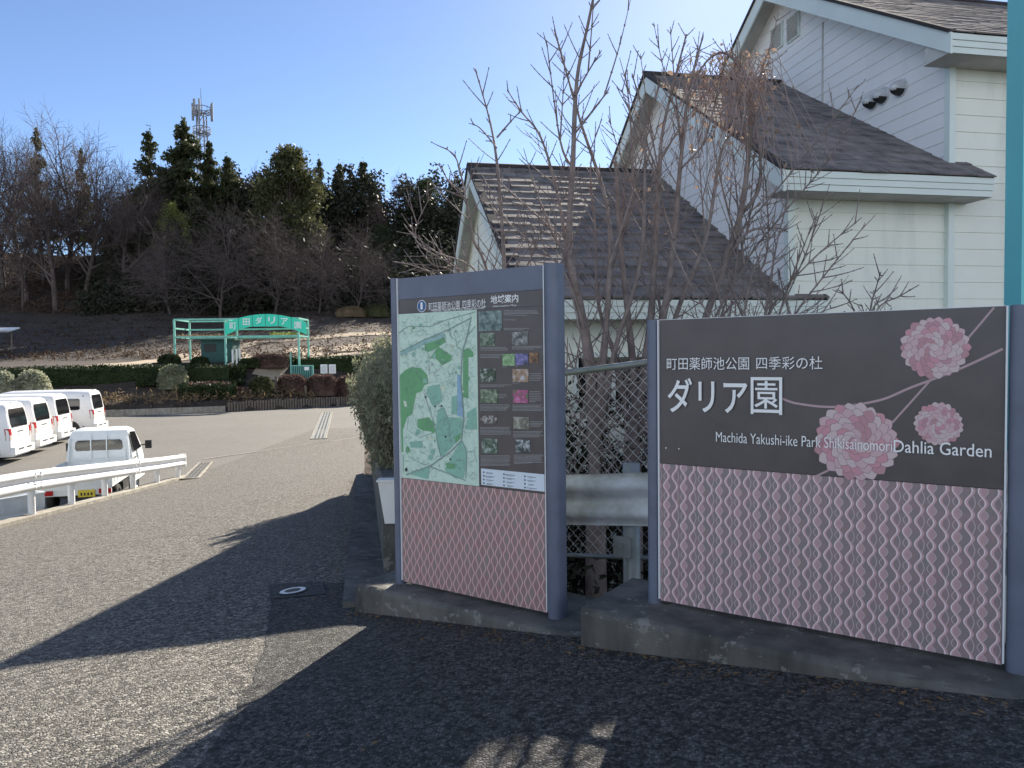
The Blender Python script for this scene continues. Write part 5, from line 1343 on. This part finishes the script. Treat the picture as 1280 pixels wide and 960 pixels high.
    for s in (-1, 1): m_ = MB(); m_.box((3.285, s*.5, .72), (.03, .26, .14)); m_.build('headlight', 'amber', t)
    m_ = MB(); m_.box((3.3, 0, .44), (.06, 1.4, .2)); m_.build('bumper', 'truckwhite', t)
    return t
trk = make_truck(); Y = 17.1; trk.scale = (1.08, 1.08, 1.0)
trk.location = (xat(90, Y), Y, Lz(0, Y)+.002); trk.rotation_euler.z = R(90+16)
tag(trk, 'small white flatbed truck seen from behind, parked behind the white guardrail', 'truck')
t2 = dup(trk); p_ = at(34, 640, 13.9); t2.location = (p_.x-.45, 13.9, Lz(0, 13.9)+.002); t2.rotation_euler.z = R(90+62)
tag(t2, 'second small white truck mostly hidden behind the guardrail at the left edge', 'truck')

# ------------------------------------------------------------------ olive bush behind the side wall
def olive_bush():
    rng = random.Random(3); nr = np.random.default_rng(3); T, C = MB(), MB(); P = []
    for k in range(230):
        ph = rng.uniform(0, 6.28); tilt = rng.uniform(0, .42); L = rng.uniform(1.2, 2.45)*(1-.35*tilt); d = Vector((math.sin(tilt)*math.cos(ph), math.sin(tilt)*math.sin(ph)*1.3, math.cos(tilt)))
        rr = rng.uniform(0, .26); b = Vector((rr*math.cos(ph), rr*1.4*math.sin(ph), rng.uniform(.1, .6))); L = min(L, 2.45-b.z); pts = [b+d*L*s+Vector((0, 0, -.18*L*tilt*s*s)) for s in (0, .35, .7, 1)]
        T.tube(pts, [.016, .012, .007, .003], 4)
        for j in range(int(62*L)):
            s = rng.uniform(.30, 1); i = min(2, int(s*3)); p = pts[i].lerp(pts[i+1], s*3-i); P.append(np.array(p)+nr.normal(size=3)*.055)
    C.arr(leaf_quads(nr, np.array(P), .044, .36)); return T, C
t = thing('olive_bush', 'grey green olive bush behind the low wall beside the map board', 'bush', (-1.20, 8.6, -2.2))
T, C = olive_bush(); T.build('stems', 'bark', t); C.build('leaves', 'olive', t)
t2_ = dup(t); t.scale = (.66, .85, .97); t2_.location = (-1.98, 12.3, -2.65); t2_.rotation_euler.z = 2.2; t2_.scale = (.7, .7, 1.22); t2_['label'] = 'tallest grey green bush, farthest back along the low wall'
t3_ = dup(t); t3_.location = (-1.62, 10.6, -2.45); t3_.rotation_euler.z = 4.0; t3_.scale = (.7, .7, 1.08); t3_['label'] = 'middle grey green bush of the row behind the low wall'
for q_ in (t, t2_, t3_): q_['group'] = 'grey green bushes behind the low wall'

# ------------------------------------------------------------------ bare coppiced trees behind the fence
def stem(mb, pix, r0, Y, rng, twigs=True, tip=.004, tmin=.25, dens=1.0, C=None):
    dy = [rng.uniform(-.12, .12) for _ in pix]
    P = [at(px, py, Y+dy[i]) for i, (px, py) in enumerate(pix)]; P = spline(P, 5); n = len(P)
    rad = [r0*(.12+.88*(1-i/(n-1))**1.25)+tip for i in range(n)]
    for i in range(2, n-1):
        if rng.random() < .45: rad[i] *= 1.12
    mb.tube(P, rad, 7 if r0 > .02 else 5)
    if not twigs: return
    tot = sum((P[i+1]-P[i]).length for i in range(n-1)); acc = 0; nxt = tot*tmin
    i = 0; ph = rng.uniform(0, 6.28)
    for i in range(n-1):
        seg = P[i+1]-P[i]; acc += seg.length
        while acc > nxt:
            d = seg.normalized(); p = P[i+1]-d*(acc-nxt); fr = nxt/tot
            for sgn in (0, math.pi):
                if rng.random() < .35: continue
                a = d.orthogonal().normalized(); b = d.cross(a); th = ph+sgn+rng.uniform(-.4, .4)
                nd = (d*math.cos(.75)+(a*math.cos(th)+b*math.sin(th))*math.sin(.75)).normalized(); L = rng.uniform(.10, .55)*(1.15-.7*fr)*min(1, tot/1.5)
                pts = [p+nd*L*s+Vector((0, 0, .12*L*s*s)) for s in (0, .33, .66, 1)]
                C.tube(pts, [.0055, .0045, .0035, .0028], 4)
                for s in np.arange(.15, 1.01, .16/max(L, .1)*.35): q = p+nd*L*s+Vector((0, 0, .12*L*s*s)); C.tube([q-nd*.007, q, q+nd*.008], [.002, .0068, .002], 4)
                if L > .28 and rng.random() < .6:
                    for sg in (-1, 1):
                        q = pts[1 if sg < 0 else 2]; e = (nd+d.cross(nd)*sg*.8+Vector((0, 0, .2))).normalized(); C.tube([q, q+e*L*.3, q+e*L*.55+Vector((0, 0, .03))], [.004, .003, .002], 3)
            ph += math.pi/2+rng.uniform(-.2, .2); nxt += rng.uniform(.07, .15)/dens
            C.tube([p-d*.012, p, p+d*.012], [r0*.2+.004, r0*(1-fr)*1.15+.007, r0*.2+.004], 5)
def coppice(label, base, Y, stems, seed, extra=None, whips=0):
    rng = random.Random(seed); b = at(*base, Y); t = thing('bare_tree', label, 'tree', (b.x, b.y, -2.9), group='bare coppiced trees behind the fence'); T, C = MB(), MB()
    T.tube([Vector((b.x, b.y, -2.95)), at(base[0], base[1], Y)+Vector((0, 0, -.25)), at(base[0], base[1], Y)], [.11, .09, .075], 9)
    for pix, r0 in stems: stem(T, pix, r0*.85, Y, rng, C=C, tip=.0025)
    for k in range(whips):
        pix = stems[k % len(stems)][0]; i = rng.randrange(len(pix)//3, max(len(pix)//3+1, len(pix)-2)); a = pix[i]; L = rng.uniform(60, 190); dx_ = rng.uniform(-.55, .55)*L
        stem(T, [a, (a[0]+dx_*.45, a[1]-L*.5), (a[0]+dx_*.8, a[1]-L)], rng.uniform(.006, .011), Y, rng, C=C, tip=.002, dens=.8)
    o = Vector(t.location)
    for B in (T, C): B.v = [(x-o.x, y-o.y, z-o.z) for x, y, z in B.v]
    T.build('trunk', 'bark', t, smooth=True); C.build('twigs', 'bark', t)
    if extra: extra(t, o, rng)
    return t
coppice('bare multi stemmed tree right behind the map board with a tall central whip', (744, 600), 6.6, [
    ([(744, 600), (738, 470), (729, 405), (716, 345), (711, 300), (716, 200), (721, 100), (735, 30), (746, -25)], .062),
    ([(716, 345), (690, 290), (655, 255), (622, 226)], .014), ([(742, 560), (755, 440), (762, 330), (757, 250), (725, 150), (693, 37)], .040),
    ([(716, 210), (700, 175), (683, 50)], .014), ([(735, 420), (712, 330), (696, 240), (676, 172), (652, 140), (635, 114)], .020),
    ([(745, 560), (768, 440), (800, 330), (806, 210), (805, 150), (790, 92)], .03), ([(718, 120), (735, 90), (752, 63)], .009), ([(716, 170), (755, 120), (762, 108)], .010), ([(730, 410), (705, 340), (660, 300), (602, 250)], .010)], 1, whips=8)
coppice('thin bare tree rising behind the middle of the map board', (640, 520), 6.5, [
    ([(640, 520), (633, 400), (628, 290), (621, 203), (612, 150), (594, 86)], .026), ([(621, 172), (640, 150), (653, 137)], .008), ([(621, 185), (600, 160), (586, 154)], .006),
    ([(636, 430), (606, 330), (592, 300), (582, 246), (571, 200), (558, 186)], .016), ([(584, 250), (560, 225), (551, 205)], .008), ([(582, 248), (545, 235), (526, 247)], .006),
    ([(638, 460), (600, 345), (545, 315), (512, 289)], .011), ([(638, 450), (580, 345), (520, 300), (541, 240)], .008), ([(638, 470), (560, 360), (525, 335), (491, 327)], .009), ([(639, 470), (575, 350), (540, 330), (521, 306)], .009), ([(636, 420), (585, 350), (568, 330), (551, 314)], .008),
    ([(634, 400), (660, 330), (690, 262), (720, 236)], .010), ([(634, 410), (668, 350), (700, 330), (716, 300)], .010)], 2)
coppice('thick forked bare tree in the middle behind the wire fence', (790, 560), 6.9, [
    ([(790, 560), (792, 470), (775, 300), (770, 215), (766, 200)], .050), ([(790, 540), (810, 430), (818, 330), (824, 220), (830, 155), (858, 43)], .048), ([(792, 520), (828, 400), (842, 300), (852, 190), (862, 110), (879, 44)], .045),
    ([(792, 560), (822, 470), (850, 380), (882, 300), (897, 212), (905, 180), (914, 168)], .035), ([(790, 540), (770, 450), (748, 380), (744, 290), (738, 220), (741, 188)], .026), ([(830, 240), (800, 175), (777, 112)], .012), ([(826, 200), (850, 160), (872, 140)], .010), ([(852, 210), (880, 180), (896, 150)], .010), ([(775, 310), (790, 230), (788, 150), (782, 95)], .016)], 3, whips=12)
def dead_leaves(t, o, rng):
    nr = np.random.default_rng(5); C = MB(); P = []
    for k in range(170):
        a = at(rng.uniform(855, 965), rng.uniform(62, 110), 7.2+rng.uniform(-.4, .4)); L = rng.uniform(.3, 1.7); pts = [a]; d = Vector((rng.uniform(-.25, .25), rng.uniform(-.2, .2), .15))
        for j in range(7): d = d+Vector((rng.gauss(0, .12), rng.gauss(0, .12), -.22)); pts.append(pts[-1]+d*L/7)
        C.tube([p-o for p in pts], [.004]*4+[.003]*4, 3)
        for j in range(rng.randint(0, 4)): i = rng.randrange(7); P.append(np.array(pts[i].lerp(pts[i+1], rng.random())-o)+nr.normal(size=3)*.03)
    for k in range(45): P.append(np.array(at(rng.uniform(780, 965), rng.uniform(75, 300), 7.1+rng.uniform(-.4, .4))-o))
    L_ = MB(); L_.arr(leaf_quads(nr, np.array(P), .034, .6)); C.build('hanging_twigs', plain('pale_vine', (.36, .27, .25), .9, scale=5), t); L_.build('dead_leaves', 'deadleaf', t)
coppice('drooping bare tree with curled brown leaves in front of the gables', (850, 560), 7.2, [
    ([(850, 560), (870, 440), (905, 330), (925, 270), (935, 200), (938, 130), (925, 85), (905, 66), (885, 75), (868, 100)], .045), ([(925, 270), (950, 230), (945, 150), (930, 90), (915, 64)], .022), ([(905, 330), (935, 290), (970, 285), (985, 290)], .020),
    ([(860, 480), (880, 400), (920, 300), (960, 250), (1010, 190), (1073, 106)], .016), ([(872, 440), (930, 330), (985, 260), (1035, 200), (1076, 126)], .012), ([(852, 520), (832, 420), (812, 320), (796, 240), (790, 205)], .02), ([(855, 500), (900, 400), (955, 330), (958, 240), (948, 190)], .016)], 4, dead_leaves, whips=8)
coppice('low bare bush of slanting whips behind the left part of the flower sign', (940, 520), 6.2, [
    ([(940, 520), (962, 393), (1010, 330), (1077, 272)], .013), ([(942, 500), (990, 400), (1030, 345), (1080, 283)], .012), ([(940, 500), (960, 370), (972, 300), (986, 247)], .013), ([(942, 510), (975, 390), (1000, 320), (1022, 265)], .012), ([(938, 500), (930, 400), (945, 330), (970, 280)], .010),
    ([(938, 510), (910, 410), (890, 340), (865, 285)], .012), ([(938, 500), (900, 420), (860, 350), (838, 300)], .010), ([(942, 510), (985, 410), (1015, 395), (1040, 385)], .008)], 6, whips=6)
coppice('small bare bush of whips poking above the middle of the flower sign', (1085, 470), 5.9, [
    ([(1085, 470), (1088, 390), (1095, 360), (1101, 340)], .008), ([(1085, 460), (1090, 390), (1108, 372), (1122, 359)], .007), ([(1086, 460), (1095, 390), (1125, 370), (1149, 356)], .008), ([(1085, 465), (1070, 395), (1055, 368), (1045, 362)], .007), ([(1084, 460), (1080, 395), (1076, 380)], .006)], 7)
# tangle of brush behind the fence
mb = MB(); rg = random.Random(12)
for k in range(260):
    a = at(rg.uniform(690, 1000), rg.uniform(470, 620), rg.uniform(5.9, 7.4)); d = Vector((rg.gauss(0, .5), rg.gauss(0, .4), rg.uniform(.2, 1))).normalized(); L = rg.uniform(.3, 1.1)
    mb.tube([a, a+d*L*.5+Vector((rg.gauss(0, .03), 0, 0)), a+d*L], [.008, .006, .003], 4)
kind(mb.build('brush_tangle', 'bark'), 'stuff')
nr = np.random.default_rng(9); P = np.stack([nr.uniform(-.8, 4.5, 5000), nr.uniform(5.9, 8.3, 5000), nr.uniform(-2.95, -1.7, 5000)], 1)
P2 = []
for k in range(340):
    c = np.array([nr.uniform(-.6, 4.2), nr.uniform(7.3, 8.1), nr.uniform(-2.6, -.25)-.25*nr.random()]); P2.append(c+nr.normal(size=(60, 3))*np.array([.2, .16, .16]))
P = np.concatenate([P]+P2)
mb = MB(); mb.arr(leaf_quads(nr, P, .045, .45)); kind(mb.build('ground_cover', 'brushdark'), 'stuff')

# leaf litter and grit along the plinths and the gutter
nr = np.random.default_rng(21); P = []
for k in range(520):
    t_ = nr.uniform(0, 4.6); off = -abs(nr.normal())*.10-.015; p = KI+SD*t_+SN*off
    if t_ > 2.0: p = KB+SD*(t_-2.0)+SN*off
    P.append((p.x, p.y, road_z(p.x, p.y)+.016))
for k in range(420):
    y = nr.uniform(5.2, 15); x = XR(y)-.16-abs(nr.normal())*.09; P.append((x, y, road_z(x, y)+.014))
for k in range(260):
    y = nr.uniform(8, 21); x = GX(y)+.14+abs(nr.normal())*.16; P.append((x, y, road_z(x, y)+.014))
for k in range(240):
    x, y = nr.uniform(-7, 2.4), nr.uniform(1.6, 12)
    if x < XR(y)-.2: P.append((x, y, road_z(x, y)+.016))
Q = leaf_quads(nr, np.array(P), .014, .55, jitter=.6); Q[:, :, 2] = np.array(P)[:, None, 2]+(Q[:, :, 2]-np.array(P)[:, None, 2])*.25
mb = MB(); mb.arr(Q); kind(mb.build('leaf_litter', leafmat('dry_leaf_litter', (.26, .17, .09), (.14, .09, .055), 20, .1)), 'stuff')
